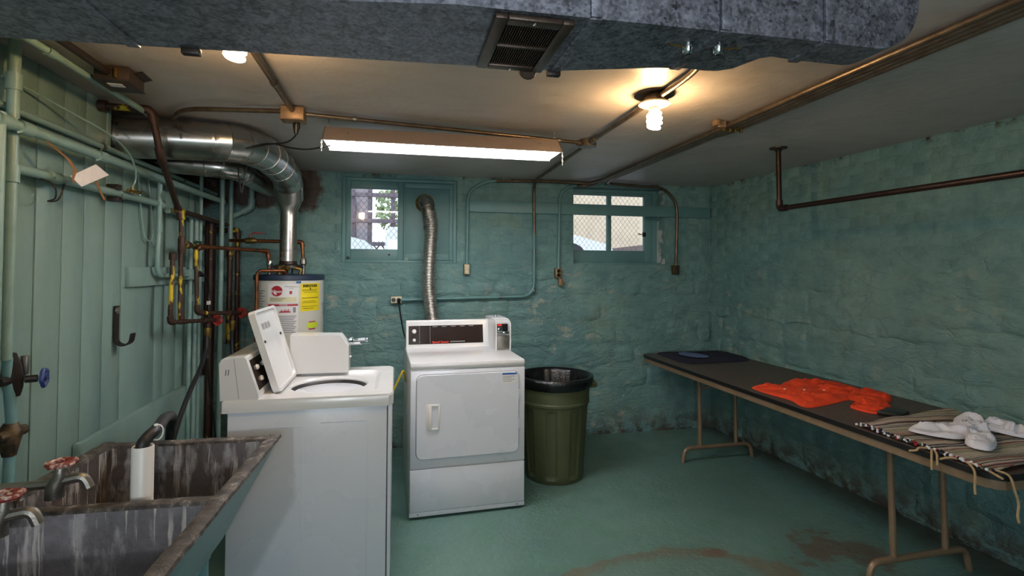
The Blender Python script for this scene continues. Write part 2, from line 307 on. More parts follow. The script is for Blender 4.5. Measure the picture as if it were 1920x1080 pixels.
# ------------------------------------------------------------------ mesh helpers
class MB:
    def __init__(s): s.v = []; s.f = []
    def add(s, vs, fs):
        b = len(s.v); s.v += [Vector(q) for q in vs]; s.f += [tuple(i+b for i in f) for f in fs]; return s
    def box(s, x0, x1, y0, y1, z0, z1, c=0.0):
        m = Matrix.Translation(((x0+x1)/2, (y0+y1)/2, (z0+z1)/2)); return s.obox(m, (x1-x0, y1-y0, z1-z0), c)
    def obox(s, m, d, c=0.0):
        hx, hy, hz = d[0]/2, d[1]/2, d[2]/2; c = min(c, hx*.9, hy*.9, hz*.9)
        if c <= 0:
            vs = [(x, y, z) for x in (-hx, hx) for y in (-hy, hy) for z in (-hz, hz)]
            fs = [(0, 1, 3, 2), (4, 6, 7, 5), (0, 4, 5, 1), (2, 3, 7, 6), (0, 2, 6, 4), (1, 5, 7, 3)]
            return s.add([m @ Vector(q) for q in vs], fs)
        bm = bmesh.new(); bmesh.ops.create_cube(bm, size=1)
        for q in bm.verts: q.co = Vector((q.co.x*2*hx, q.co.y*2*hy, q.co.z*2*hz))
        bmesh.ops.bevel(bm, geom=bm.edges[:], offset=c, segments=2, profile=0.5, affect='EDGES')
        bm.verts.index_update(); s.add([m @ q.co for q in bm.verts], [[q.index for q in f.verts] for f in bm.faces]); bm.free(); return s
    def tube(s, pts, r, n=10, cap=True):
        pts = [Vector(p) for p in pts]; k = len(pts); rs = r if isinstance(r, (list, tuple)) else [r]*k
        T = [((pts[min(i+1, k-1)]-pts[max(i-1, 0)]).normalized() if (pts[min(i+1, k-1)]-pts[max(i-1, 0)]).length > 1e-9 else Vector((0, 0, 1))) for i in range(k)]
        ref = Vector((0, 0, 1)) if abs(T[0].z) < 0.9 else Vector((1, 0, 0)); U = T[0].cross(ref).normalized(); vs = []
        for i in range(k):
            U = (U-T[i]*U.dot(T[i])).normalized(); V = T[i].cross(U)
            for j in range(n):
                a_ = 2*pi*j/n; vs.append(pts[i]+(U*cos(a_)+V*sin(a_))*rs[i])
        fs = [(i*n+j, i*n+(j+1) % n, (i+1)*n+(j+1) % n, (i+1)*n+j) for i in range(k-1) for j in range(n)]
        if cap: fs += [tuple(range(n))[::-1], tuple((k-1)*n+j for j in range(n))]
        return s.add(vs, fs)
    def lathe(s, prof, c=(0, 0, 0), n=32, axis='z', a0=0, a1=2*pi, cap=False):
        full = abs(a1-a0-2*pi) < 1e-6; m = n if full else n+1; vs = []
        for r, h in prof:
            for j in range(m):
                a_ = a0+(a1-a0)*j/n; p = (r*cos(a_), r*sin(a_), h)
                if axis == 'x': p = (h, p[0], p[1])
                if axis == 'y': p = (p[0], h, p[1])
                vs.append((p[0]+c[0], p[1]+c[1], p[2]+c[2]))
        fs = []
        for i in range(len(prof)-1):
            for j in range(m if full else m-1):
                j2 = (j+1) % m; fs.append((i*m+j, i*m+j2, (i+1)*m+j2, (i+1)*m+j))
        if cap: fs += [tuple(range(m))[::-1], tuple((len(prof)-1)*m+j for j in range(m))]
        return s.add(vs, fs)
    def prism(s, poly, h0, h1, f=lambda u, v, h: (u, v, h)):
        n = len(poly); vs = [f(u, v, h0) for u, v in poly]+[f(u, v, h1) for u, v in poly]
        return s.add(vs, [tuple(range(n))[::-1], tuple(n+i for i in range(n))]+[(i, (i+1) % n, n+(i+1) % n, n+i) for i in range(n)])
    def loops(s, rings, closed=True):
        n = len(rings[0]); vs = [q for r in rings for q in r]
        return s.add(vs, [(i*n+j, i*n+(j+1) % n, (i+1)*n+(j+1) % n, (i+1)*n+j) for i in range(len(rings)-1) for j in range(n if closed else n-1)])
    def grid(s, fn, nu, nv):
        vs = [fn(i/nu, j/nv) for j in range(nv+1) for i in range(nu+1)]; w = nu+1
        return s.add(vs, [(j*w+i, j*w+i+1, (j+1)*w+i+1, (j+1)*w+i) for j in range(nv) for i in range(nu)])
    def mesh(s, name, mat, sharp=35):
        me = bpy.data.meshes.new(name); me.from_pydata([tuple(q) for q in s.v], [], s.f)
        bm = bmesh.new(); bm.from_mesh(me); bmesh.ops.recalc_face_normals(bm, faces=bm.faces[:]); bm.to_mesh(me); bm.free()
        me.polygons.foreach_set('use_smooth', [True]*len(me.polygons))
        me.set_sharp_from_angle(angle=radians(sharp))
        me.materials.append(mat); return me
ROOT = {}
def tag(o, label, cat, group=None):
    o['label'] = label; o['category'] = cat
    if group: o['group'] = group
    return o
def thing(name, label, cat, loc=(0, 0, 0), rz=0.0, group=None, kind=None):
    o = bpy.data.objects.new(name, None); COL.objects.link(o); o.empty_display_size = 0.05
    o.location = loc; o.rotation_euler = (0, 0, rz)
    if label: tag(o, label, cat, group)
    if kind: o['kind'] = kind
    ROOT[o] = Matrix.Translation(loc) @ Matrix.Rotation(rz, 4, 'Z'); return o
def part(name, mb, mat, parent, world=True, label=None, sharp=35, kind=None):
    m = ROOT[parent]
    if world:
        inv = m.inverted(); mb.v = [inv @ q for q in mb.v]
    o = bpy.data.objects.new(name, mb.mesh(name, M[mat] if isinstance(mat, str) else mat, sharp)); COL.objects.link(o); o.parent = parent
    ROOT[o] = m
    if label: o['label'] = label
    if kind: o['kind'] = kind
    return o
def solo(name, mb, mat, label, cat, group=None, sharp=35, kind=None):
    xs = [q.x for q in mb.v]; ys = [q.y for q in mb.v]; zs = [q.z for q in mb.v]
    b = Vector(((min(xs)+max(xs))/2, (min(ys)+max(ys))/2, min(zs)))
    mb.v = [q-b for q in mb.v]
    o = bpy.data.objects.new(name, mb.mesh(name, M[mat] if isinstance(mat, str) else mat, sharp)); COL.objects.link(o); o.location = b
    ROOT[o] = Matrix.Translation(b)
    if label: tag(o, label, cat, group)
    if kind: o['kind'] = kind
    return o
def struct(name, mb, mat, sharp=35):
    o = bpy.data.objects.new(name, mb.mesh(name, M[mat], sharp)); COL.objects.link(o); o['kind'] = 'structure'
    ROOT[o] = Matrix.Identity(4); return o
def fillet(pts, r, n=5):
    pts = [Vector(p) for p in pts]; out = [pts[0]]
    for i in range(1, len(pts)-1):
        a_, b, c = pts[i-1], pts[i], pts[i+1]; d1 = (a_-b); d2 = (c-b); L = min(r, d1.length*.48, d2.length*.48)
        p, q = b+d1.normalized()*L, b+d2.normalized()*L
        for k in range(n+1):
            t = k/n; out.append(p*(1-t)**2+b*2*t*(1-t)+q*t*t)
    return out+[pts[-1]]
def smooth(pts, n=6):
    pts = [Vector(p) for p in pts]; P = [pts[0]*2-pts[1]]+pts+[pts[-1]*2-pts[-2]]; out = []
    for i in range(1, len(P)-2):
        p0, p1, p2, p3 = P[i-1:i+3]
        for k in range(n):
            t = k/n; out.append(0.5*((2*p1)+(p2-p0)*t+(2*p0-5*p1+4*p2-p3)*t*t+(3*p1-p0-3*p2+p3)*t**3))
    return out+[pts[-1]]
def text_mb(body, size, f, depth=0.0006, align='CENTER', bold=0.0):
    cu = bpy.data.curves.new('lettering', 'FONT'); cu.body = body; cu.size = size; cu.align_x = align; cu.align_y = 'CENTER'; cu.extrude = depth/2; cu.resolution_u = 2; cu.offset = bold
    o = bpy.data.objects.new('lettering', cu); COL.objects.link(o)
    dg = bpy.context.evaluated_depsgraph_get(); me = bpy.data.meshes.new_from_object(o.evaluated_get(dg))
    mb = MB(); mb.add([f(q.co.x, q.co.y, q.co.z) for q in me.vertices], [tuple(p.vertices) for p in me.polygons])
    bpy.data.objects.remove(o); bpy.data.curves.remove(cu); bpy.data.meshes.remove(me); return mb
def joint(p, q, r, ln):
    p, q = Vector(p), Vector(q); d = (q-p).normalized(); return MB().tube([p-d*ln/2, p-d*ln/2, p+d*ln/2, p+d*ln/2], [r*.85, r, r, r*.85], 12)
def pipe(name, label, cat, pts, r, mat, fr=0.03, elbows=None, couplings=(), straps=(), group=None, n=12, end_collars=False, emat=None, ek=1.32):
    """a run of pipe: tube, an elbow at each listed corner, couplings/straps at (segment, fraction)"""
    pts = [Vector(p) for p in pts]
    t = thing(name, label, cat, tuple(pts[0]), 0, group)
    part('tube', MB().tube(fillet(pts, fr), r, n), mat, t)
    for i in (elbows if elbows is not None else range(1, len(pts)-1)):
        a_, b, c = pts[i-1], pts[i], pts[i+1]; L = max(fr, r*1.6)+r*0.9
        L1 = min(L, (a_-b).length*.6); L2 = min(L, (c-b).length*.6)
        part('elbow', MB().tube(fillet([b+(a_-b).normalized()*L1, b, b+(c-b).normalized()*L2], fr), r*ek, n), emat or mat, t)
    for sg, fr_ in couplings:
        a_, b = pts[sg], pts[sg+1]; part('coupling', joint(a_+(b-a_)*fr_, b, r*1.3, r*3.2), emat or mat, t)
    for sg, fr_ in straps:
        a_, b = pts[sg], pts[sg+1]; part('strap', joint(a_+(b-a_)*fr_, b, r*1.35, 0.018), 'steel', t)
    return t
def wheel(parent, c, axis, r, mat, label=None):
    c = Vector(c); d = Vector(axis).normalized(); U = d.orthogonal().normalized(); V = d.cross(U); mb = MB()
    ring = [c+(U*cos(a_)+V*sin(a_))*(r*(0.9+0.1*cos(5*a_))) for a_ in [2*pi*k/30 for k in range(31)]]
    mb.tube(ring, r*0.24, 7, False)
    for k in range(5): mb.tube([c, c+(U*cos(2*pi*k/5)+V*sin(2*pi*k/5))*r*.9], r*.14, 6)
    mb.tube([c-d*r*.3, c+d*r*.3], r*.25, 8)
    return part('hand_wheel', mb, mat, parent, label=label)

# ------------------------------------------------------------------ setting: floor, ceiling, walls
XL, YB, ZC, YF = -1.36, 4.40, 2.25, -1.70
RW0 = Vector((2.85, 4.40, 0)); RWD = (Vector((3.02, 1.9, 0))-RW0).normalized()     # right wall line, runs towards the camera
RWN = Vector((RWD.y, -RWD.x, 0));  RWN = RWN if RWN.x < 0 else -RWN                # its inward normal
struct('floor', MB().box(-2.2, 3.6, YF-.2, YB+.3, -0.12, 0), 'floor')
struct('ceiling', MB().box(-2.2, 3.6, YF-.2, YB+.3, ZC, ZC+.15), 'ceiling')
W1 = (-0.47, 0.465, 1.515, 2.215); W2 = (1.50, 2.392, 1.515, 2.215)
wb = MB()
for x0, x1, z0, z1 in ((-2.2, W1[0], 0, ZC), (W1[1], W2[0], 0, ZC), (W2[1], 3.5, 0, ZC), (W1[0], W1[1], 0, W1[2]), (W1[0], W1[1], W1[3], ZC), (W2[0], W2[1], 0, W2[2]), (W2[0], W2[1], W2[3], ZC)):
    wb.box(x0, x1, YB, YB+.32, z0, z1)
wall_back = struct('wall_back', wb, 'stone_paint')
def rw(u, d, z): return RW0+RWD*u+RWN*d+Vector((0, 0, z))
wr = MB(); wr.add([rw(u, d, z) for u in (-.35, 6.3) for d in (-.3, 0) for z in (0, ZC)], [(0, 1, 3, 2), (4, 6, 7, 5), (0, 4, 5, 1), (2, 3, 7, 6), (0, 2, 6, 4), (1, 5, 7, 3)])
wall_right = struct('wall_right', wr, 'stone_paint')
struct('wall_front', MB().box(-2.2, 3.6, YF-.2, YF, 0, ZC), 'brick_paint')
wl = MB(); wl.box(-2.0, XL-.02, YF, 2.84, 0, ZC); wl.box(-2.0, XL-.02, 2.84, 3.98, 0, 2.0); wl.box(-2.0, XL-.25, 3.98, YB, 0, ZC); wl.box(-2.0, -1.75, 2.84, 3.98, 2.02, ZC)
wall_left = struct('wall_left', wl, 'dark_iron')

# painted bricks and rubble stones, each a piece of its own
def brick_variants(mat):
    out = []
    for k in range(6):
        rr = random.Random(k); mb = MB(); w, h = 0.100, 0.0332; c = 0.007
        j = [(rr.uniform(-.003, .003), rr.uniform(-.0025, .0025), rr.uniform(-.0016, .0016)) for _ in range(4)]
        qs = [(-w, -h), (w, -h), (w, h), (-w, h)]
        front = [(x+jx-c*(1 if x > 0 else -1), 0.0030+jd*.6, z+jz-c*(1 if z > 0 else -1)) for (x, z), (jx, jz, jd) in zip(qs, j)]
        back = [(x+jx, -0.02, z+jz) for (x, z), (jx, jz, jd) in zip(qs, j)]
        mid = [(x+jx, 0.0002, z+jz) for (x, z), (jx, jz, jd) in zip(qs, j)]
        mb.add(front+mid+back, [(0, 1, 2, 3)]+[(i, 4+i, 4+(i+1) % 4, (i+1) % 4) for i in range(4)]+[(4+i, 8+i, 8+(i+1) % 4, 4+(i+1) % 4) for i in range(4)])
        out.append(mb.mesh('brick', M[mat], 60))
    return out
BV = brick_variants('brick_paint')
def lay_bricks(parent, org, U, Nn, u0, u1, z0, z1, holes):
    rz = atan2(U.y, U.x); flip = Matrix.Rotation(rz, 4, 'Z')
    sgn = 1 if (flip @ Vector((0, 1, 0))).dot(Nn) > 0 else -1
    ch = 0.0705; rows = int((z1-z0)/ch+.01)
    for r in range(rows):
        z = z0+(r+.5)*ch; off = 0.105 if r % 2 else 0
        u = u0-off
        while u < u1:
            a_, b = max(u, u0), min(u+.21, u1); u += .21
            segs = [(a_, b)]
            for h in holes:
                if h[2]-.03 < z < h[3]+.03:
                    ns = []
                    for p, q in segs:
                        if q <= h[0] or p >= h[1]: ns.append((p, q))
                        else:
                            if p < h[0]: ns.append((p, h[0]))
                            if q > h[1]: ns.append((h[1], q))
                    segs = ns
            for p, q in segs:
                if q-p < .03 or (r < 3 and random.random() < (.65, .4, .2)[r]): continue
                o = bpy.data.objects.new('brick', random.choice(BV)); COL.objects.link(o); o.parent = parent
                o.location = org+U*((p+q)/2)+Vector((0, 0, z)); o.rotation_euler = (0, 0, rz); o.scale = ((q-p-.005)/.2, sgn, 1)
def lay_stones(parent, org, U, Nn, u0, u1, z0, z1, seed, mat='stone_paint'):
    rr = random.Random(seed); z = z0; rows = []
    while z < z1-.02:
        h = min(rr.choice((.10, .13, .16, .19, .22)), z1-z)
        if z1-z-h < .07: h = z1-z
        rows.append((z, z+h)); z += h
    for ri, (a_, b) in enumerate(rows):
        u = u0-rr.uniform(0, .25)
        while u < u1-.02:
            w = rr.uniform(.15, .50)*(1.15 if b-a_ > .15 else .9); p, q = max(u, u0), min(u+w, u1)
            if u1-q < .10: q = u1
            u = q if q == u1 else u+w
            if q-p < .05: continue
            jj = lambda k=.013: rr.uniform(-k, k)
            c = [(p+jj()*.6, a_+jj()), (q+jj()*.6, a_+jj()), (q+jj()*.6, b+jj()), (p+jj()*.6, b+jj())]
            base = rr.uniform(.003, .011); tx, tz = rr.uniform(-.009, .009), rr.uniform(-.010, .010); sd = rr.uniform(0, 99)
            nu, nv = 9, 6; mb = MB()
            def fn(s_, t_):
                x, y = 2*s_-1, 2*t_-1
                k = 1-.035*(x*x*y*y); x2, y2 = x*k, y*k
                uu = (c[0][0]*(1-x2)*(1-y2)+c[1][0]*(1+x2)*(1-y2)+c[2][0]*(1+x2)*(1+y2)+c[3][0]*(1-x2)*(1+y2))/4
                vv = (c[0][1]*(1-x2)*(1-y2)+c[1][1]*(1+x2)*(1-y2)+c[2][1]*(1+x2)*(1+y2)+c[3][1]*(1-x2)*(1+y2))/4
                e = max(abs(x), abs(y)); nz = noise.noise(Vector((uu*7, vv*11, sd)))
                d = base+tx*x+tz*y+nz*.016 if e < .99 else -.002
                d = (.0012+max(d, .0)*(1-.55*max(0, (e-.6)/.4))) if e < .99 else d
                return org+U*(uu+noise.noise(Vector((uu*9, vv*9, 5)))*.020)+Nn*d+Vector((0, 0, max(.0, min(vv+noise.noise(Vector((uu*8, vv*8, 15)))*.022, z1+.02))))
            mb.grid(fn, nu, nv)
            part('stone', mb, mat, parent, sharp=50)
UX = Vector((1, 0, 0)); NB = Vector((0, -1, 0)); OB = Vector((0, YB, 0))
lay_bricks(wall_back, OB, UX, NB, -1.36, 2.84, 1.475, ZC, [W1, W2])
lay_stones(wall_back, OB, UX, NB, -1.36, 2.84, 0, 1.475, 11)
lay_bricks(wall_right, RW0, RWD, RWN, 0.0, 3.15, 1.475, ZC, [])
lay_stones(wall_right, RW0, RWD, RWN, 0.0, 3.15, 0, 1.475, 12)

# left wall boarding: one object per board
edges = [-1.6, -1.2, -.8, -.4, 0, .3, .6, .9, 1.2, 1.50, 1.80, 2.05, 2.31, 2.472, 2.623, 2.786, 2.944, 3.311, 3.43, 3.60, 3.78, 3.98]
for a_, b in zip(edges[:-1], edges[1:]):
    top = ZC if b <= 2.98 else 2.02
    dx = random.uniform(-.002, .002)
    if a_ < 2.823 < b:
        top = 2.02; part('plank', MB().box(XL-.02, XL+dx, a_+.003, 2.823, 2.02, ZC, .003), 'plank', wall_left)
    part('plank', MB().box(XL-.02, XL+dx, a_+.003, b-.003, 0, top, .003), 'plank', wall_left)
# low projecting base of the left wall
struct('trim_2', MB().box(XL, XL+.035, 2.575, 4.05, 0, .72, .006), 'plank')
# ledger board nailed across the back wall and in front of the right-hand window
struct('trim_1', MB().add(*(lambda b: (b.v, b.f))(MB().box(.565, 2.835, YB-.032, YB-.008, 1.952, 2.048, .003))), 'win_paint')

# ------------------------------------------------------------------ windows
def diag_mesh(x0, x1, z0, z1, y, st, r=.0011):
    mb = MB(); w = x1-x0; h = z1-z0; asp = 1.25
    for sg in (1, -1):
        k = -h/asp
        while k < w+h/asp:
            # line x = x0+k + sg*t/asp
            pts = []
            for z in (z0, z1):
                t = z-z0; pts.append((x0+k+(t/asp if sg > 0 else (h-t)/asp), z))
            (xa, za), (xb, zb) = pts
            def clip(xa, za, xb, zb):
                ts = [0, 1]
                if xb != xa:
                    for lim in (x0, x1):
                        t = (lim-xa)/(xb-xa)
                        if 0 < t < 1: ts.append(t)
                ts.sort(); best = None
                for p, q in zip(ts[:-1], ts[1:]):
                    m_ = xa+(xb-xa)*(p+q)/2
                    if x0 <= m_ <= x1: best = (xa+(xb-xa)*p, za+(zb-za)*p, xa+(xb-xa)*q, za+(zb-za)*q)
                return best
            c = clip(xa, za, xb, zb)
            if c: mb.tube([(c[0], y, c[1]), (c[2], y, c[3])], r, 4, False)
            k += st
    return mb
w1 = thing('window_1', None, None, (0, 4.43, W1[2]), kind='structure')
def frame_mb(x0, x1, z0, z1, y0, y1, t, c=.004):
    mb = MB(); tl, tr, tb, tt = t
    mb.box(x0, x0+tl, y0, y1, z0, z1, c); mb.box(x1-tr, x1, y0, y1, z0, z1, c)
    mb.box(x0+tl, x1-tr, y0, y1, z0, z0+tb, c); mb.box(x0+tl, x1-tr, y0, y1, z1-tt, z1, c); return mb
part('frame', frame_mb(W1[0], W1[1], W1[2], W1[3], 4.415, 4.50, (.03, .03, .02, .025)), 'win_paint', w1)
sash = part('sash', frame_mb(-.441, .02, 1.534, 2.191, 4.43, 4.475, (.040, .046, .094, .064)), 'win_paint', w1)
part('pane', MB().box(-.403, -.022, 4.455, 4.459, 1.625, 2.13), 'glass', sash)
part('latch', MB().box(-.43, -.405, 4.415, 4.432, 1.545, 1.565, .003).box(-.10, -.085, 4.42, 4.432, 1.575, 1.59, .003), 'dark_iron', sash)
bp = part('blanking_panel', MB().box(.019, .437, 4.44, 4.47, 1.534, 2.191, .002), 'win_paint', w1)
part('panel_batten', frame_mb(.022, .437, 1.54, 2.185, 4.428, 4.442, (.012, .034, .055, .04), .003), 'win_paint', bp)
part('turn_button', MB().box(.145, .165, 4.415, 4.43, 1.555, 1.60, .003).box(.03, .06, 4.418, 4.43, 1.53, 1.56, .003), 'pipe_paint', bp)
hole_ring = MB().lathe([(.058, 4.43), (.075, 4.424), (.078, 4.437), (.058, 4.44)], (.196, 0, 2.02), 28, 'y')
part('vent_collar', hole_ring, 'brass', bp, label='brass coloured collar round the vent hole')
part('wire_guard', diag_mesh(-.405, -.02, 1.62, 2.135, 4.62, .046), 'wire', w1, kind='stuff')
w2 = thing('window_2', None, None, (1.94, 4.55, W2[2]), kind='structure')
part('frame', frame_mb(W2[0], W2[1], W2[2], W2[3], 4.55, 4.63, (.03, .05, .022, .03)), 'win_paint', w2)
sash = part('sash', frame_mb(1.505, 2.345, 1.536, 2.20, 4.56, 4.605, (.027, .082, .109, .04)), 'win_paint', w2)
part('mullion', MB().box(1.890, 1.928, 4.56, 4.605, 1.64, 2.165, .003), 'win_paint', sash)
for xa, xb in ((1.53, 1.892), (1.926, 2.266)):
    part('pane', MB().box(xa, xb, 4.582, 4.586, 1.64, 2.165), 'glass', sash)
part('latch', MB().tube([(2.235, 4.565, 1.80), (2.20, 4.53, 1.80), (2.185, 4.53, 1.805)], .005, 6).box(2.24, 2.275, 4.552, 4.562, 1.78, 1.82, .002), 'dark_iron', sash)
part('sill_board', MB().box(1.50, 2.392, 4.47, 4.56, 1.515, 1.532, .004), 'win_paint', w2)
part('reveal', MB().box(2.386, 2.393, 4.412, 4.55, 1.52, 2.21), 'reveal', w2, label='pale chipped side of the window recess')
part('wire_guard', diag_mesh(1.53, 2.27, 1.63, 2.17, 4.68, .046), 'wire', w2, kind='stuff')

# ------------------------------------------------------------------ outdoors, seen through the windows
struct('yard', MB().box(-9, 14, 4.75, 26, 1.15, 1.30), 'out_ground')
def car(name, x0, y0, sg, label):
    t = thing(name, label, 'car', (x0, y0, 1.30), 0, 'white cars parked in the yard')
    def sd(q): return [(x0+sg*u, 1.30+z) for u, z in q]
    body = [(0, .28), (.02, .52), (.12, .62), (.95, .84), (1.15, .88), (3.5, .92), (4.15, .86), (4.2, .45), (4.15, .25), (3.6, .2), (.6, .2)]
    cab = [(1.0, .85), (1.75, 1.32), (2.1, 1.28), (2.9, 1.38), (3.3, 1.26), (3.75, .90)]
    f = lambda u, v, h: (u, h, v)
    part('body', MB().prism(sd(body), y0-.85, y0+.85, f), 'car_white', t)
    part('cabin', MB().prism(sd(cab), y0-.7, y0+.7, f), 'car_white', t)
    part('windscreen', MB().prism(sd([(1.02, .90), (1.72, 1.33), (1.70, 1.35), (.99, .91)]), y0-.62, y0+.62, f), 'car_glass', t)
    part('side_window', MB().prism(sd([(1.35, .94), (1.85, 1.27), (2.8, 1.29), (3.3, .96)]), y0-.712, y0-.70, f), 'car_glass', t)
    for u in (.85, 3.35):
        for yy in (y0-.86, y0+.66):
            part('wheel', MB().lathe([(0, 0), (.2, -.01), (.31, 0), (.33, .05), (.33, .15), (.30, .2), (0, .2)], (x0+sg*u, yy, 1.30+.33), 20, 'y'), 'rubber', t)
    return t
car('parked_car', 3.92, 10.0, -1, 'white car parked outside the window with the ledger board across it')
car('parked_car', -.46, 9.8, -1, 'white car parked outside the window with the blanked vent panel')
bt = thing('cream_building', 'cream building across the yard beyond the right window', 'building', (5.2, 15, 1.30))
part('wall', MB().box(1.9, 12, 15, 15.4, 1.30, 7.5), 'out_wall', bt)
part('plinth', MB().box(1.9, 12, 14.85, 15.0, 1.30, 1.95), 'out_low', bt)
for x in (3.6, 8.5): part('downpipe', MB().tube([(x, 14.93, 1.5), (x, 14.93, 7)], .07, 8), 'out_wood', bt)
solo('tree_trunk', MB().tube([(4.0, 12.3, 1.28), (3.96, 12.3, 2.6), (4.02, 12.3, 4.2)], [.17, .13, .11], 10), 'out_trunk', 'pale tree trunk standing in front of the cream building', 'tree')
kb = MB().prism([(4.0, 1.30), (8, 1.30), (8, 2.2), (6.2, 2.1), (4.0, 1.84)], 11.6, 11.8, lambda u, v, h: (u, h, v))
solo('low_yard_wall', kb, 'out_low', 'low brown grey wall in the yard right of the white car', 'wall')
hs = thing('grey_house', 'grey mauve house across the yard beyond the left window', 'building', (-3, 16, 1.30))
part('wall', MB().box(-6, -.95, 16, 16.4, 1.30, 8), 'out_grey', hs)
for z in (2.3, 4.2): part('window', MB().box(-1.9, -1.3, 15.95, 16.02, z, z+1.1, .01), 'car_glass', hs)
po = thing('timber_porch', 'weathered timber porch of posts and rails outside the left window', 'porch', (-.4, 11, 1.30))
for x in (-.95, -.62, -.16): part('post', MB().box(x-.045, x+.045, 10.96, 11.05, 1.30, 4.2, .006), 'out_wood', po)
for z in (1.95, 2.42, 2.95): part('rail', MB().box(-1.3, .6, 10.9, 10.98, z-.04, z+.04, .005), 'out_wood', po)
part('lattice', diag_mesh(-1.0, .1, 1.5, 2.0, 10.93, .16, .014), 'out_wood', po, kind='stuff')
def tree(x, y, z, r, n, label, seed):
    t = thing('leafy_tree', label, 'tree', (x, y, 1.30)); rr = random.Random(seed)
    part('trunk', MB().tube([(x, y, 1.28), (x+.05, y, z-.4), (x, y, z+.3)], [.13, .09, .05], 8), 'out_trunk', t); mb = MB()
    for i in range(n):
        d = Vector((rr.gauss(0, 1), rr.gauss(0, 1), rr.gauss(0, 1))).normalized()*r*rr.random()**.4; c = Vector((x, y, z))+d
        U = Vector((rr.gauss(0, 1), rr.gauss(0, 1), rr.gauss(0, 1))).normalized(); V = U.orthogonal().normalized(); s = rr.uniform(.05, .10)
        mb.add([c-U*s, c+V*s*.5, c+U*s, c-V*s*.5], [(0, 1, 2, 3)])
    part('foliage', mb, 'out_leaf', t, kind='stuff')
tree(.25, 12.5, 2.9, .85, 1500, 'leafy tree beyond the timber porch outside the left window', 3)

# ------------------------------------------------------------------ air duct under the ceiling
duct = thing('air_duct', 'large galvanised air duct hung across the ceiling near the camera', 'duct', (0, 1.2, 2.0))
plan = [(-1.36, 1.13), (-.9, 1.11), (-.23, 1.07), (.1, 1.017), (.95, 1.002), (.95, 1.107), (.885, 1.101), (.862, 1.118), (.85, 1.155), (.838, 1.19), (.81, 1.213), (.77, 1.219), (.725, 1.215), (.643, 1.229), (.52, 1.268), (.40, 1.306), (-.9, 1.394), (-1.36, 1.41)]
part('trunk', MB().prism(plan, 2.0, 2.248), 'galv', duct, sharp=25)
prof = [(.95, 2.0), (1.09, 2.0)]+[(1.09+.125*sin(a_), 2.125-.125*cos(a_)) for a_ in [pi/2*k/8 for k in range(1, 9)]]+[(1.218, 2.248), (.95, 2.248)]
part('end_elbow', MB().prism(prof, 1.005, 1.108, lambda u, v, h: (u, h, v)), 'galv', duct, sharp=25)
for x, ya, yb in ((.393, 1.008, 1.312), (.69, 1.0, 1.222), (.952, .997, 1.113), (-.62, 1.08, 1.378)):
    part('drive_cleat', MB().box(x-.014, x+.014, ya, yb, 1.9955, 2.0005, .001).box(x-.012, x+.012, ya-.004, ya+.004, 2.0, 2.248, .001), 'galv', duct)
for x, y, dx in ((.645, 1.08, -.052), (.715, 1.067, .05)):
    w = part('wing_nut', MB().lathe([(0, 1.975), (.006, 1.975), (.011, 1.985), (.012, 2.0)], (x, y, 0), 12).box(x-.014, x+.014, y-.002, y+.002, 1.977, 1.99, .001), 'chrome', duct)
    part('damper_rod', MB().tube([(x, y, 1.990), (x+dx, y-.005, 1.993)], .0022, 6), 'brass', w)
part('clip', MB().box(.372, .408, 1.30, 1.318, 1.985, 2.002, .003), 'dark_iron', duct); part('clip', MB().box(-.515, -.475, 1.358, 1.378, 1.985, 2.002, .003), 'dark_iron', duct)
reg = thing('floor_register', 'brown metal louvred air register in the underside of the duct', 'vent', (.268, 1.165, 1.99))
x0, x1, y0, y1 = .184, .354, 1.026, 1.300
mb = MB(); mb.box(x0, x0+.027, y0, y1, 1.987, 1.999, .003); mb.box(x1-.027, x1, y0, y1, 1.987, 1.999, .003)
mb.box(x0+.027, x1-.027, y0, y0+.030, 1.987, 1.999, .003); mb.box(x0+.027, x1-.027, y1-.026, y1, 1.987, 1.999, .003)
part('frame', mb, 'register', reg)
part('divider', MB().box(x0+.027, x1-.027, 1.158, 1.166, 1.988, 1.998, .001), 'register', reg)
part('backing', MB().box(x0+.02, x1-.02, y0+.02, y1-.02, 1.9985, 1.9998), 'black', reg)
for ya, yb in ((y0+.03, 1.158), (1.166, y1-.026)):
    for k in range(21):
        x = x0+.030+k*(x1-x0-.060)/20
        part('slat', MB().obox(Matrix.Translation((x, (ya+yb)/2, 1.9945)) @ Matrix.Rotation(radians(35), 4, 'Y'), (.0012, yb-ya, .008)), 'register', reg)
part('lever', MB().lathe([(0, -.004), (.022, -.004), (.024, 0), (.022, .004), (0, .004)], (.318, 1.302, 1.992), 16, 'y'), 'register', reg)
for y in (y0+.012, y1-.010): part('screw', MB().lathe([(0, 1.9845), (.004, 1.985), (.0045, 1.988)], ((x0+x1)/2, y, 0), 10), 'chrome', reg)

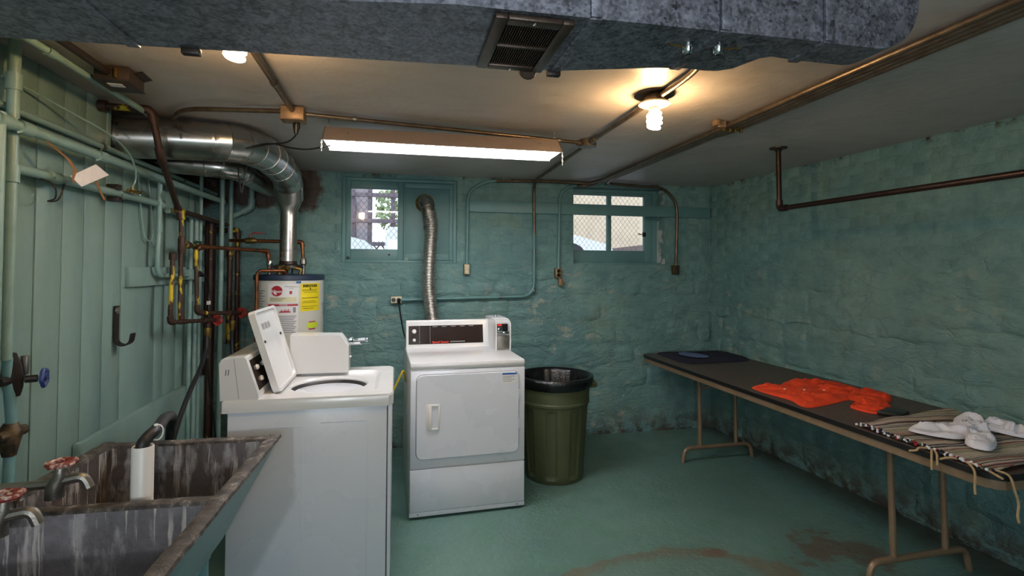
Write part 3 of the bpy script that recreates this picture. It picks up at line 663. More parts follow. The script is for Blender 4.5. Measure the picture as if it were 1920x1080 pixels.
# ------------------------------------------------------------------ ceiling lights
def spiral_bulb(c, t):
    x, y, z = c                                                     # z is the bottom of the bulb
    pts = []; turns = 3.2; N = 72
    for k in range(N+1):
        a_ = 2*pi*turns*k/N; rr = .022+.004*sin(pi*k/N); pts.append((x+rr*cos(a_), y+rr*sin(a_), z+.010+.066*k/N))
    b = part('bulb', MB().tube(pts, .0092, 8).lathe([(0, z+.004), (.012, z+.003), (.016, z+.012), (.012, z+.07), (0, z+.07)], (x, y, 0), 14), 'bulb', t)
    part('bulb_base', MB().lathe([(.014, z+.112), (.015, z+.10), (.022, z+.095), (.024, z+.080), (.0, z+.078)], (x, y, 0), 18), 'white_plastic', b)
def ceiling_bulb(c, label):
    x, y, zb = c; t = thing('ceiling_light', label, 'ceiling light', (x, y, ZC), 0, 'bare bulbs on the ceiling')
    part('cover_plate', MB().lathe([(0, 2.249), (.086, 2.249), (.087, 2.243), (0, 2.242)], (x, y, 0), 28), 'greybox', t)
    part('outlet_box', MB().lathe([(.046, 2.243), (.047, 2.212), (.0, 2.211)], (x, y, 0), 8), 'conduit', t)
    part('lamp_holder', MB().lathe([(.02, 2.212), (.066, 2.211), (.069, 2.204), (.060, 2.199), (.026, 2.197), (.022, zb+.098), (0, zb+.098)], (x, y, 0), 28), 'porcelain', t)
    spiral_bulb(c, t)
ceiling_bulb((1.09, 2.10, 2.092), 'bare spiral bulb in a porcelain holder near the right-hand conduit bend')
ceiling_bulb((-.511, 1.75, 2.118), 'bare spiral bulb half hidden behind the air duct, left side')

# ------------------------------------------------------------------ fluorescent shop light
fl = thing('fluorescent_light', 'long shop light hung on chains with a glowing white tube', 'ceiling light', (.235, 2.81, 2.10))
X0, X1 = -.385, .855
secs = [(2.69, 2.112), (2.695, 2.118), (2.765, 2.192), (2.855, 2.192), (2.925, 2.118), (2.93, 2.112)]
inner = [(y+(.0025 if y < 2.81 else -.0025), z-.003) for y, z in secs]
poly = secs+inner[::-1]
part('reflector', MB().prism(poly, X0, X1, lambda u, v, h: (h, u, v)), 'fix_outer', fl)
part('reflector_lining', MB().prism([(y*.985+2.81*.015, z-.0035) for y, z in secs]+[(y*.975+2.81*.025, z-.0055) for y, z in secs][::-1], X0+.004, X1-.004, lambda u, v, h: (h, u, v)), 'fix_inner', fl)
for x in (X0, X1-.006):
    part('end_plate', MB().prism(secs, x, x+.006, lambda u, v, h: (h, u, v)), 'fix_outer', fl)
for y in (2.775, 2.845):
    part('tube', MB().tube([(X0+.02, y, 2.128), (X0+.02, y, 2.128), (X1-.02, y, 2.128)], [.016, .016, .016], 12), 'tube', fl)
for x in (X0+.12, X1-.12): part('rivet', MB().lathe([(0, 0), (.006, 0), (.005, .004), (0, .005)], (x, 2.727, 2.155), 8), 'chrome', fl)
def chain(x, y, z0, z1, r=.0045):
    mb = MB(); n = max(3, int((z1-z0)/.012))
    for k in range(n):
        zc = z0+(k+.5)*(z1-z0)/n; pts = []
        for j in range(9):
            a_ = 2*pi*j/8; q = (r*.7*cos(a_), 0) if k % 2 else (0, r*.7*cos(a_)); pts.append((x+q[0], y+q[1], zc+.0085*sin(a_)))
        mb.tube(pts, .0012, 5, False)
    return mb
for x in (X0+.015, X1-.012): part('hanging_chain', chain(x, 2.81, 2.192, 2.25), 'steel', fl)
part('pull_chain', chain(X0-.003, 2.70, 2.055, 2.115), 'steel', fl, label='left loose end of chain')
part('pull_chain', chain(X1+.003, 2.70, 2.04, 2.11), 'steel', fl, label='right loose end of chain')

# ------------------------------------------------------------------ ceiling conduits and boxes
def jbox(name, label, c, d, mat, rz=0, screws=2):
    t = thing(name, label, 'junction box', c, rz)
    part('box', MB().box(-d[0]/2, d[0]/2, -d[1]/2, d[1]/2, -d[2]/2, d[2]/2, .004), mat, t, False)
    part('cover', MB().box(-d[0]/2-.003, d[0]/2+.003, -d[1]/2-.003, d[1]/2+.003, -d[2]/2-.004, -d[2]/2, .0015), mat, t, False)
    for k in range(screws): part('screw', MB().lathe([(0, -d[2]/2-.008), (.005, -d[2]/2-.007), (.006, -d[2]/2-.004)], ((k*2-1)*d[0]*.3, 0, 0), 8), 'steel', t, False)
    return t
jbox('junction_box', 'rusty tan ceiling box above the left end of the shop light', (-.512, 2.665, 2.215), (.105, .085, .06), 'tan_box')
t = thing('junction_box', 'round conduit box between shop light and right bulb', 'junction box', (1.09, 2.935, 2.215))
part('box', MB().lathe([(0, 2.248), (.05, 2.246), (.052, 2.205), (0, 2.204)], (1.09, 2.935, 0), 20), 'conduit', t)
part('hub', MB().tube([(1.09, 2.90, 2.225), (1.09, 2.80, 2.225)], .016, 10).tube([(1.10, 2.935, 2.225), (1.02, 2.93, 2.225)], .015, 10), 'conduit', t)
CZ = 2.226
pipe('conduit', 'ceiling conduit from the left bulb to the rusty tan box', 'conduit', [(-.505, 1.79, CZ), (-.512, 2.63, CZ)], .0125, 'conduit', straps=[(0, .55)])
pipe('conduit', 'conduit along the ceiling above the shop light', 'conduit', [(-.46, 2.685, CZ), (1.05, 2.93, CZ)], .011, 'conduit', straps=[(0, .15), (0, .9)])
pipe('conduit', 'curved conduit from the flue corner to the rusty tan box', 'conduit', [(-1.13, 2.90, 2.215), (-1.02, 2.72, CZ), (-.55, 2.655, CZ)], .0115, 'conduit', .22, elbows=[])
pipe('conduit', 'conduit from the round box past the right bulb to the duct', 'conduit', [(1.09, 2.89, CZ), (1.09, 1.83, CZ), (1.06, 1.66, CZ), (.90, 1.50, CZ), (.80, 1.25, CZ)], .0125, 'conduit', .14, elbows=[], couplings=[(0, .08)])
dp_ = [(1.095, 2.98, CZ), (1.12, 4.34, CZ), (1.128, 4.35, 1.75), (1.128, 4.35, 1.235), (.4, 4.352, 1.222), (-.0, 4.352, 1.213)]
cd_ = pipe('conduit', 'conduit running from ceiling down the back wall to the double outlet', 'conduit', dp_, .0115, 'conduit', .12, elbows=[], straps=[(0, .35), (2, .25), (2, .9), (3, .4)])
part('painted_drop', MB().tube(fillet([Vector((1.122, 4.349, 2.16))]+dp_[2:], .12), .0122, 12), 'win_paint', cd_, label='green painted drop down the back wall')
for k, (dx, lab) in enumerate(((0, 'leftmost'), (.034, 'second'), (.066, 'third'), (.098, 'rightmost'))):
    x = 1.66+dx; y1_ = 4.02+.0*k
    ends = {0: [(1.66, -1.2, CZ), (1.66, 4.12, CZ), (1.60, 4.335, CZ), (1.2, 4.345, CZ+.006), (.70, 4.35, CZ-.01), (.55, 4.355, 2.12), (.546, 4.358, 1.50)],
            1: [(1.694, -1.2, CZ), (1.694, 4.16, CZ), (1.62, 4.365, CZ-.018), (1.46, 4.368, CZ-.02), (1.365, 4.368, 2.14), (1.35, 4.36, 1.47)],
            2: [(1.726, -1.2, CZ), (1.726, 4.10, CZ), (1.77, 4.30, CZ), (2.35, 4.345, CZ-.01), (2.475, 4.352, 2.10), (2.487, 4.352, 1.95), (2.475, 4.36, 1.50)],
            3: [(1.758, -1.2, CZ), (1.758, 2.46, CZ), (1.758, 2.62, CZ+.01)]}[k]
    cd_ = pipe('conduit', lab+' of the parallel conduits running back along the ceiling', 'conduit', ends, .0125, 'conduit', .11, group='parallel conduits along the ceiling', elbows=[], straps=[(0, .68), (0, .93)] if k < 3 else [(0, .98)])
    if k < 2: part('painted_drop', MB().tube(fillet(ends, .11)[-13:], .0132, 12), 'win_paint', cd_, label='green painted drop down the back wall')
t = thing('conduit_clamp', 'small metal clamp with bracket beside the parallel ceiling conduits', 'clamp', (1.63, 2.42, 2.23))
part('bracket', MB().box(1.575, 1.60, 2.37, 2.41, 2.218, 2.248, .004).box(1.60, 1.645, 2.385, 2.398, 2.212, 2.248, .003), 'tan_box', t)
for x in (1.643, 1.677, 1.71, 1.743): part('bolt', MB().box(x-.005, x+.005, 2.395, 2.415, 2.195, 2.215, .002), 'brass', t)
# electric boxes on the back wall
def outlet(c, label, w, h, sock, vert, mat='ivory', black=True):
    t = thing('electrical_outlet', label, 'outlet', c, 0, 'electrical boxes on the back wall'); x, y, z = c
    part('box', MB().box(x-w/2, x+w/2, y-.005, YB-.001, z-h/2, z+h/2, .003), 'brass' if vert else 'ivory', t)
    part('cover', MB().box(x-w*.42, x+w*.42, y-.011, y-.005, z-h*.45, z+h*.45, .002), mat, t)
    for dx, dz in sock:
        part('socket', MB().lathe([(0, y-.0135), (.015, y-.0135), (.017, y-.011)], (x+dx, 0, z+dz), 14, 'y'), 'black' if black else 'ivory', t)
    return t
outlet((-.031, 4.35, 1.213), 'double outlet with a black plug, back wall left of the vent hose', .085, .055, [(-.021, 0), (.021, 0)], False)
outlet((.546, 4.355, 1.465), 'small ivory switch box on the conduit right of the vent hose', .05, .09, [(0, .02), (0, -.02)], True, black=False)
outlet((1.348, 4.355, 1.435), 'outlet with two black sockets left of the right-hand window', .055, .085, [(0, .018), (0, -.018)], True, 'tan_box')
outlet((2.478, 4.355, 1.468), 'dull grey switch box right of the right-hand window', .06, .085, [], True, 'greybox')
solo('hanging_adapter', MB().box(1.350, 1.386, 4.335, 4.375, 1.325, 1.385, .004).box(1.345, 1.365, 4.34, 4.36, 1.385, 1.395, .002), 'tan_box', 'small tan plug adapter hanging below the two-socket outlet', 'adapter')
solo('power_cord', MB().tube(smooth([(-.01, 4.338, 1.213), (-.009, 4.30, 1.19), (.004, 4.30, 1.097), (.027, 4.30, .968), (.053, 4.28, .882), (.09, 4.2, .72), (.10, 4.1, .5)]), .0055, 8).tube([(-.01, 4.345, 1.213), (-.01, 4.325, 1.213), (-.0095, 4.30, 1.19)], .013, 8), 'black', 'black power cord plugged into the double outlet behind the dryer', 'cord')
t = thing('light_cord', 'black plug and cord drooping from ceiling box to the shop light', 'cord', (-.503, 2.69, 2.18))
part('plug', MB().tube([(-.503, 2.69, 2.183), (-.503, 2.69, 2.165), (-.505, 2.69, 2.125)], [.016, .018, .008], 10), 'black', t)
part('cable', MB().tube(smooth([(-.505, 2.69, 2.13), (-.514, 2.70, 2.115), (-.555, 2.72, 2.091), (-.64, 2.76, 2.086), (-.80, 2.95, 2.10), (-.663, 2.86, 2.112), (-.56, 2.85, 2.093), (-.469, 2.84, 2.088), (-.36, 2.82, 2.11)]), .0042, 8), 'black', t)
# hanging rail of iron pipe
t = thing('hanging_rail', 'dark iron pipe rail hung from the ceiling by the right wall', 'rail', (2.34, 2.85, 2.25))
part('rail', MB().tube(fillet([(2.34, 2.86, 2.245), (2.345, 2.86, 1.862), (2.44, .4, 1.862)], .03), .0155, 14), 'iron_pipe', t)
part('flange', MB().lathe([(.018, 2.225), (.025, 2.238), (.052, 2.242), (.053, 2.249), (0, 2.2495)], (2.34, 2.86, 0), 24), 'iron_pipe', t)
part('elbow', MB().tube(fillet([(2.344, 2.86, 1.915), (2.345, 2.86, 1.862), (2.347, 2.80, 1.862)], .035), .021, 14), 'iron_pipe', t)
# metal box near the left wall
t = thing('ceiling_box', 'brown grey metal box on the ceiling by the left wall', 'junction box', (-1.095, 2.33, 2.225), radians(4))
part('body', MB().box(-.058, .058, -.08, .07, -.03, .023, .004), 'greybox', t, False)
part('cover', MB().box(-.062, .062, -.084, .074, -.035, -.03, .002), 'greybox', t, False)
part('label_plate', MB().box(-.03, .02, -.04, .0, -.0365, -.035), 'tag', t, False)
part('latch', MB().box(.012, .022, -.09, -.08, -.026, .012, .002), 'brass', t, False)
part('cover_flap', MB().obox(Matrix.Translation((.068, .02, .018)) @ Matrix.Rotation(radians(-20), 4, 'Y'), (.04, .1, .003)), 'dark_iron', t, False)

# ------------------------------------------------------------------ flue pipes
def flue_rings(t, pts, idx, r):
    for i in idx: part('seam_ring', joint(pts[i], pts[i+1], r, .018), 'flue', t)
t = thing('flue_pipe', 'wide shiny galvanised flue from the left wall bending down to the water heater', 'flue', (-.80, 4.05, 1.49))
hor = [(-1.60, 2.89, 2.112), (-1.36, 2.935, 2.120), (-1.10, 2.985, 2.134), (-.935, 3.015, 2.140)]
part('horizontal_run', MB().tube(hor, .101, 28), 'flue', t)
el = [(-.955, 3.011, 2.139), (-.905, 3.024, 2.141), (-.858, 3.062, 2.142), (-.818, 3.15, 2.143), (-.792, 3.28, 2.143), (-.784, 3.44, 2.141), (-.783, 3.64, 2.134), (-.786, 3.86, 2.118), (-.795, 3.99, 2.075), (-.80, 4.04, 1.99)]
for i, (p, q) in enumerate(zip(el[:-1], el[1:])):
    P_, Q_ = Vector(p), Vector(q); d = (Q_-P_).normalized()
    part('elbow_gore', MB().tube([P_-d*.02, Q_+d*.02], [.1005, .0985], 28), 'flue', t, sharp=50)
for p, q in ((hor[1], hor[2]), (hor[2], hor[3]), (el[0], el[1]), (el[2], el[3]), (el[4], el[5]), (el[6], el[7])): part('seam_ring', joint(p, q, .1035, .012), 'flue', t)
cx, cy = -.80, 4.05
part('collar', MB().lathe([(.085, 2.09), (.086, 1.955), (.088, 1.952), (.084, 1.948), (.058, 1.885), (.058, 1.85), (.061, 1.848)], (cx, cy, 0), 28), 'flue', t)
part('vertical_run', MB().lathe([(.0595, 1.85), (.0595, 1.60), (.061, 1.598), (.061, 1.594), (.0595, 1.592), (.059, 1.49)], (cx, cy, 0), 28), 'flue', t)
t = thing('flue_pipe', 'second smaller flue passing under the wide one into the corner', 'flue', (-1.2, 3.6, 2.0))
f2 = [(-1.55, 3.36, 2.095), (-1.20, 3.38, 2.078), (-.975, 3.41, 2.066), (-.985, 3.75, 2.07), (-.99, 4.1, 2.075), (-.99, 4.44, 2.08)]
part('tube', MB().tube(fillet(f2, .10, 4), .062, 24), 'flue', t)
for p, q in ((f2[1], f2[2]), (f2[2], f2[1]), (f2[2], f2[3]), (f2[4], f2[5])): part('seam_ring', joint(Vector(p)+(Vector(q)-Vector(p))*.3, q, .0645, .012), 'flue', t)

# ------------------------------------------------------------------ left wall piping
P = pipe
t = P('water_pipe', 'tall green painted riser at the far left beside the sink', 'pipe', [(-1.30, 2.085, 2.25), (-1.30, 2.080, 1.16)], .018, 'pipe_paint', couplings=[(0, .13), (0, .42)])
t2 = P('water_pipe', 'thick blue green lower riser dropping to the sink taps', 'pipe', [(-1.30, 2.09, 1.17), (-1.30, 2.12, .93), (-1.30, 2.10, .60)], .0165, 'pipe_blue', elbows=[])
t = thing('stop_valve', 'grimy brass stop valve with blue wheel on the far left riser', 'valve', (-1.30, 2.12, 1.05))
part('body', MB().tube([(-1.30, 2.10, 1.175), (-1.30, 2.11, 1.14), (-1.30, 2.115, 1.10), (-1.30, 2.12, 1.06), (-1.30, 2.12, 1.03)], [.019, .026, .03, .027, .02], 12).tube([(-1.30, 2.05, 1.09), (-1.30, 2.16, 1.085)], .016, 10).tube([(-1.27, 2.13, 1.085), (-1.24, 2.14, 1.085)], .013, 10), 'dark_iron', t)
part('wire_tag', MB().box(-1.29, -1.27, 2.135, 2.15, 1.10, 1.165, .002), 'steel', t)
wheel(t, (-1.225, 2.15, 1.085), (1, .25, 0), .030, 'blue')
t = thing('pipe_union', 'corroded brass union on the far left riser above the sink', 'valve', (-1.30, 2.12, .89))
part('body', MB().tube([(-1.30, 2.115, .94), (-1.30, 2.115, .915), (-1.30, 2.11, .90), (-1.30, 2.11, .86), (-1.30, 2.11, .83)], [.02, .033, .035, .026, .02], 10).tube([(-1.30, 2.05, .905), (-1.30, 2.18, .90)], .018, 10), 'old_brass', t)
P('water_pipe', 'thick green horizontal pipe with a tee along the upper left wall', 'pipe', [(-1.27, 1.2, 1.952), (-1.27, 4.15, 1.950)], .019, 'pipe_paint', couplings=[(0, .268), (0, .302), (0, .46)])
solo('water_pipe', MB().tube([(-1.27, 1.975, 1.975), (-1.27, 1.975, .3)], .019, 12), 'pipe_paint', 'green pipe dropping from the tee at the left edge', 'pipe')
P('water_pipe', 'upper thin green pipe above the thick horizontal one', 'pipe', [(-1.335, 1.2, 2.035), (-1.335, 4.2, 2.012)], .013, 'pipe_paint', straps=[(0, .5), (0, .8)])
P('water_pipe', 'thinnest green pipe between the two upper horizontal pipes', 'pipe', [(-1.345, 1.2, 1.998), (-1.345, 4.2, 1.992)], .009, 'pipe_paint')
P('water_pipe', 'lower green horizontal pipe with a clamped union along the left wall', 'pipe', [(-1.31, 2.09, 1.818), (-1.31, 3.26, 1.824)], .0175, 'pipe_paint', couplings=[(0, .20), (0, .62), (0, .97)])
P('water_pipe', 'green horizontal pipe continuing into the back left corner', 'pipe', [(-1.315, 3.34, 1.80), (-1.315, 4.3, 1.812)], .0165, 'pipe_paint')
P('water_pipe', 'green pipe where the left wall meets the ceiling', 'pipe', [(-1.165, 1.6, 2.205), (-1.185, 2.86, 2.205)], .013, 'pipe_paint', couplings=[(0, .35)])
P('conduit', 'dark conduit running to the metal ceiling box', 'conduit', [(-1.09, 1.3, 2.222), (-1.105, 2.26, 2.222)], .014, 'dark_iron')
t = thing('bleed_valve', 'small brass valve on the lower green pipe at the pale cable end', 'valve', (-1.29, 2.84, 1.84))
part('body', MB().tube([(-1.27, 2.79, 1.838), (-1.27, 2.91, 1.845)], .008, 8).tube([(-1.275, 2.84, 1.83), (-1.27, 2.84, 1.86)], .010, 8), 'brass', t)
t = thing('pipe_clamp', 'black clamp on the lower green pipe right of the card tag', 'clamp', (-1.31, 2.76, 1.80))
part('jaw', MB().box(-1.335, -1.285, 2.735, 2.775, 1.835, 1.86, .004), 'dark_iron', t); part('jaw', MB().box(-1.335, -1.285, 2.74, 2.78, 1.78, 1.803, .004), 'dark_iron', t)
solo('loose_cable', MB().tube(smooth([(-1.345, 2.10, 2.13), (-1.33, 2.25, 2.12), (-1.29, 2.404, 2.089), (-1.25, 2.558, 2.057), (-1.245, 2.713, 2.017), (-1.25, 2.803, 1.96), (-1.26, 2.841, 1.903), (-1.27, 2.832, 1.855)]), .0042, 8), 'pipe_paint', 'pale loose cable looping down across the upper left pipes', 'cable')
# paper tag taped to the pipes
t = thing('card_tag', 'grubby white card tag tied to the lower left pipe', 'tag', (-1.24, 2.39, 1.84))
q = [Vector(p) for p in ((-1.235, 2.285, 1.822), (-1.215, 2.413, 1.892), (-1.205, 2.489, 1.862), (-1.225, 2.338, 1.789))]
nn = (q[1]-q[0]).cross(q[3]-q[0]).normalized()*.0015
part('card', MB().add([p+nn for p in q]+[p-nn for p in q], [(0, 1, 2, 3), (7, 6, 5, 4)]+[(i, (i+1) % 4, 4+(i+1) % 4, 4+i) for i in range(4)]), 'tag', t)
def strip(pts, w):
    mb = MB(); pts = [Vector(p) for p in pts]; n = len(pts)
    for dx in (.0, .0012):
        mb.add([p+Vector((dx, -w/2, 0)) for p in pts]+[p+Vector((dx, w/2, 0)) for p in pts], [(i, i+1, n+i+1, n+i) for i in range(n-1)])
    return mb
part('tape_strip', strip([(-1.255, 2.18, 1.930), (-1.24, 2.199, 1.909), (-1.235, 2.224, 1.898), (-1.232, 2.262, 1.883), (-1.23, 2.305, 1.848), (-1.232, 2.304, 1.80)], .026), 'tape', t, label='brown tape folded over the upper pipe')
part('tape_strip', strip([(-1.225, 2.43, 1.83), (-1.225, 2.464, 1.795), (-1.225, 2.501, 1.758)], .020), 'tape', t, label='tan tape tail hanging below the card')
solo('pipe_hanger', MB().tube(smooth([(-1.335, 2.245, 1.81), (-1.27, 2.25, 1.784), (-1.268, 2.262, 1.735), (-1.30, 2.275, 1.722), (-1.29, 2.32, 1.735), (-1.285, 2.345, 1.80)]), .003, 7), 'dark_iron', 'dark wire hanger looped under the lower left pipe', 'hanger')
for k, (pts, lab) in enumerate((([(-1.35, 3.06, 2.0), (-1.345, 3.078, 1.869), (-1.345, 3.107, 1.731), (-1.342, 3.135, 1.636), (-1.33, 3.178, 1.615), (-1.33, 3.196, 1.65)], 'green cord hooked against the boards, left of the pair'), ([(-1.35, 3.16, 2.0), (-1.345, 3.175, 1.93), (-1.345, 3.214, 1.785), (-1.342, 3.247, 1.619), (-1.33, 3.278, 1.593), (-1.33, 3.319, 1.64)], 'green cord hooked against the boards, right of the pair'))):
    solo('wall_cable', MB().tube(smooth(pts), .004, 7), 'pipe_paint', lab, 'cord', 'cords hooked against the boards')
P('conduit', 'pale green conduit dropping from the pipes to a wall box', 'conduit', [(-1.30, 3.20, 1.94), (-1.30, 3.20, 1.66), (-1.30, 3.185, 1.56), (-1.305, 3.20, 1.425), (-1.305, 3.66, 1.425)], .013, 'pipe_paint', .09, elbows=[], couplings=[(0, .9)])
solo('backing_board', MB().box(XL, XL+.024, 2.975, 4.0, 1.372, 1.475, .003), 'plank', 'green horizontal backing board behind the pale conduit', 'board')
t = thing('wall_switch_box', 'small pale box on the backing board with a black plug', 'junction box', (-1.31, 3.69, 1.425))
part('box', MB().box(-1.338, -1.285, 3.62, 3.72, 1.395, 1.46, .004), 'pipe_paint', t)
part('plug', MB().tube([(-1.29, 3.70, 1.43), (-1.262, 3.70, 1.43), (-1.25, 3.72, 1.42)], [.02, .02, .01], 10), 'black', t)
t = thing('appliance_cord', 'black cord hanging from the box on the backing board', 'cord', (-1.25, 3.8, .35))
part('cable', MB().tube(smooth([(-1.25, 3.715, 1.425), (-1.245, 3.76, 1.40), (-1.24, 3.80, 1.319), (-1.24, 3.80, 1.196), (-1.235, 3.80, .95), (-1.235, 3.78, .868), (-1.235, 3.82, .7), (-1.235, 3.904, .482), (-1.235, 3.96, .30)]), .006, 8), 'black', t)
part('cable_tag', MB().box(-1.252, -1.232, 3.79, 3.815, 1.225, 1.25, .003), 'white_plastic', t)
# wall hook
t = thing('coat_hook', 'black iron J-shaped hook screwed to the green boards', 'hook', (-1.34, 2.9, 1.07))
hk = [(-1.352, 1.285), (-1.352, 1.13)]+[(-1.317-.035*cos(a_), 1.125-.032*sin(a_)) for a_ in [pi*k/10 for k in range(0, 10)]]+[(-1.278, 1.150)]
mb = MB()
rings = []
for i, (x, z) in enumerate(hk):
    x2, z2 = hk[min(i+1, len(hk)-1)]; x1_, z1_ = hk[max(i-1, 0)]; d = Vector((x2-x1_, 0, z2-z1_)).normalized(); n_ = Vector((-d.z, 0, d.x))*.004
    w = .020
    rings.append([Vector((x, 2.89-w/1, z))+n_, Vector((x, 2.89+w, z))+n_, Vector((x, 2.89+w, z))-n_, Vector((x, 2.89-w, z))-n_])
mb.loops(rings); mb.f += [(0, 1, 2, 3), tuple(len(mb.v)-4+i for i in range(4))]
part('bar', mb, 'hook', t)
part('screw_washer', MB().lathe([(0, -1.340), (.006, -1.340), (.007, -1.343), (.017, -1.344), (.018, -1.348)], (0, 2.89, 1.262), 16, 'x'), 'steel', t)

# rusty gas pipe and valve manifold
t = P('gas_pipe', 'rusty iron gas pipe flecked with yellow paint descending from the ceiling', 'pipe', [(-1.35, 2.713, 2.215), (-1.165, 2.722, 2.212), (-1.150, 2.735, 2.195), (-1.132, 2.79, 2.005), (-1.275, 3.385, 1.806), (-1.275, 4.26, 1.790)], .0155, 'rust', .03)
part('end_cap', MB().tube([(-1.356, 2.713, 2.215), (-1.356, 2.713, 2.215), (-1.325, 2.713, 2.215)], [.018, .027, .025], 12), 'rust', t)
part('tee', MB().tube([(-1.275, 3.35, 1.806), (-1.275, 3.44, 1.804)], .021, 12).tube([(-1.262, 3.37, 1.80), (-1.255, 3.37, 1.75)], .021, 12), 'rust_yellow', t)
t = thing('gas_manifold', 'rusty and yellow vertical gas pipe with a green wheel valve', 'pipe', (-1.25, 3.37, 1.16))
part('riser', MB().tube([(-1.255, 3.37, 1.79), (-1.25, 3.37, 1.157)], .0128, 12), 'rust_yellow', t)
part('valve_tee', MB().tube([(-1.25, 3.37, 1.655), (-1.25, 3.37, 1.64), (-1.25, 3.37, 1.57), (-1.25, 3.37, 1.555)], [.016, .020, .020, .016], 12), 'rust_yellow', t)
part('branch', MB().tube([(-1.25, 3.37, 1.606), (-1.25, 3.42, 1.606), (-1.25, 3.43, 1.606), (-1.25, 3.48, 1.606), (-1.25, 3.50, 1.606), (-1.25, 3.60, 1.607)], [.013, .013, .021, .021, .012, .012], 12), 'rust_yellow', t)
wheel(t, (-1.25, 3.62, 1.607), (0, 1, 0), .030, 'green_handle')
t = thing('water_manifold', 'rusty U-shaped pipe with a red wheel tap, nearer of two', 'pipe', (-1.25, 3.5, 1.12))
part('riser', MB().tube([(-1.25, 3.253, 1.525), (-1.25, 3.235, 1.18)], .0125, 12), 'rust_yellow', t)
part('end_cap', MB().tube([(-1.25, 3.254, 1.515), (-1.25, 3.254, 1.552), (-1.25, 3.254, 1.556)], [.020, .020, .014], 12), 'rust', t)
part('lower_run', MB().tube(fillet([(-1.25, 3.235, 1.24), (-1.248, 3.237, 1.166), (-1.235, 3.37, 1.157), (-1.205, 3.66, 1.135)], .03), .0125, 12), 'rust', t)
part('elbow', MB().tube(fillet([(-1.25, 3.235, 1.20), (-1.248, 3.237, 1.166), (-1.245, 3.275, 1.164)], .03), .0165, 12), 'rust', t)
part('tee', MB().tube([(-1.238, 3.34, 1.160), (-1.234, 3.40, 1.155)], .0165, 12).tube([(-1.24, 3.37, 1.155), (-1.245, 3.37, 1.195)], .0155, 12), 'rust', t)
tp = part('tap_body', MB().tube([(-1.21, 3.60, 1.139), (-1.203, 3.68, 1.134), (-1.20, 3.72, 1.131), (-1.20, 3.80, 1.125)], [.017, .022, .017, .011], 12).tube([(-1.20, 3.67, 1.13), (-1.20, 3.67, 1.08)], .014, 12), 'rust', t)
wheel(t, (-1.198, 3.83, 1.120), (.05, 1, 0), .031, 'red')
t = thing('water_manifold', 'rusty pipe with a red wheel tap, farther of two', 'pipe', (-1.18, 3.9, 1.14))
part('riser', MB().tube(fillet([(-1.21, 3.475, 1.58), (-1.20, 3.482, 1.20), (-1.17, 3.56, 1.19), (-1.13, 3.93, 1.158)], .035), .0125, 12), 'rust_yellow', t)
part('elbow', MB().tube(fillet([(-1.20, 3.480, 1.245), (-1.20, 3.482, 1.20), (-1.18, 3.535, 1.192)], .035), .0165, 12), 'rust', t)
part('tap_body', MB().tube([(-1.135, 3.86, 1.164), (-1.13, 3.92, 1.16), (-1.125, 4.0, 1.152), (-1.12, 4.06, 1.147)], [.017, .021, .017, .011], 12).tube([(-1.13, 3.92, 1.155), (-1.13, 3.92, 1.10)], .014, 12), 'rust', t)
wheel(t, (-1.118, 4.085, 1.146), (.05, 1, 0), .033, 'red')
def hose(name, label, pts, r, nut):
    t = thing(name, label, 'hose', tuple(pts[-1])); part('tube', MB().tube(smooth(pts), r, 10), 'rubber', t)
    p = Vector(pts[0]); part('coupling_nut', MB().tube([p+Vector((0, 0, .012)), p, p+Vector((0, 0, -.03)), p+Vector((0, 0, -.055))], [r*1.7, r*1.75, r*1.6, r*1.2], 8), 'brass', t, label='brass hose coupling'); return t
hose('fill_hose', 'black rubber hose curving from the nearer red tap behind the sink', [(-1.20, 3.67, 1.075), (-1.20, 3.66, 1.03), (-1.195, 3.63, .95), (-1.18, 3.50, .865), (-1.16, 3.28, .77), (-1.145, 3.10, .66), (-1.14, 3.0, .55), (-1.14, 2.95, .40)], .013, True)
hose('fill_hose', 'black rubber hose dropping straight from the farther red tap', [(-1.13, 3.92, 1.095), (-1.13, 3.92, 1.03), (-1.128, 3.92, .93), (-1.10, 3.88, .75), (-1.05, 3.75, .5)], .012, True)
# hot and cold lines to the heater
P('hot_water_pipe', 'rusty copper line crossing at lower level to the heater top', 'pipe', [(-1.21, 3.475, 1.57), (-1.20, 3.50, 1.600), (-1.05, 3.80, 1.595), (-.925, 3.99, 1.589), (-.915, 4.0, 1.43)], .0125, 'copper', .03, elbows=[1, 3])
solo('pipe_nipple', MB().tube([(-.915, 4.0, 1.53), (-.915, 4.0, 1.51), (-.915, 4.0, 1.49), (-.915, 4.0, 1.47), (-.915, 4.0, 1.425)], [.013, .020, .020, .014, .014], 10), 'chrome', 'silver union at the left heater inlet', 'union')
t = P('cold_water_pipe', 'copper line with a red lever valve crossing to the heater', 'pipe', [(-1.235, 4.2, 1.672), (-1.10, 4.12, 1.669), (-.715, 4.10, 1.664), (-.705, 4.10, 1.50), (-.705, 4.10, 1.43)], .0125, 'copper', .03, elbows=[2])
part('valve_body', MB().tube([(-1.12, 4.13, 1.669), (-1.10, 4.12, 1.669), (-1.05, 4.117, 1.669), (-1.03, 4.115, 1.669)], [.014, .022, .022, .014], 12).tube([(-1.075, 4.118, 1.675), (-1.075, 4.115, 1.705)], .007, 8), 'brass', t)
part('lever_handle', MB().box(-1.05, -.985, 4.09, 4.108, 1.720, 1.729, .003).tube([(-1.075, 4.10, 1.706), (-1.05, 4.10, 1.725)], .004, 6), 'red', t, label='red valve lever')
part('nipple', MB().tube([(-.705, 4.10, 1.545), (-.705, 4.10, 1.53), (-.705, 4.10, 1.50), (-.705, 4.10, 1.49), (-.705, 4.10, 1.425)], [.016, .024, .024, .016, .016], 10), 'steel', t)
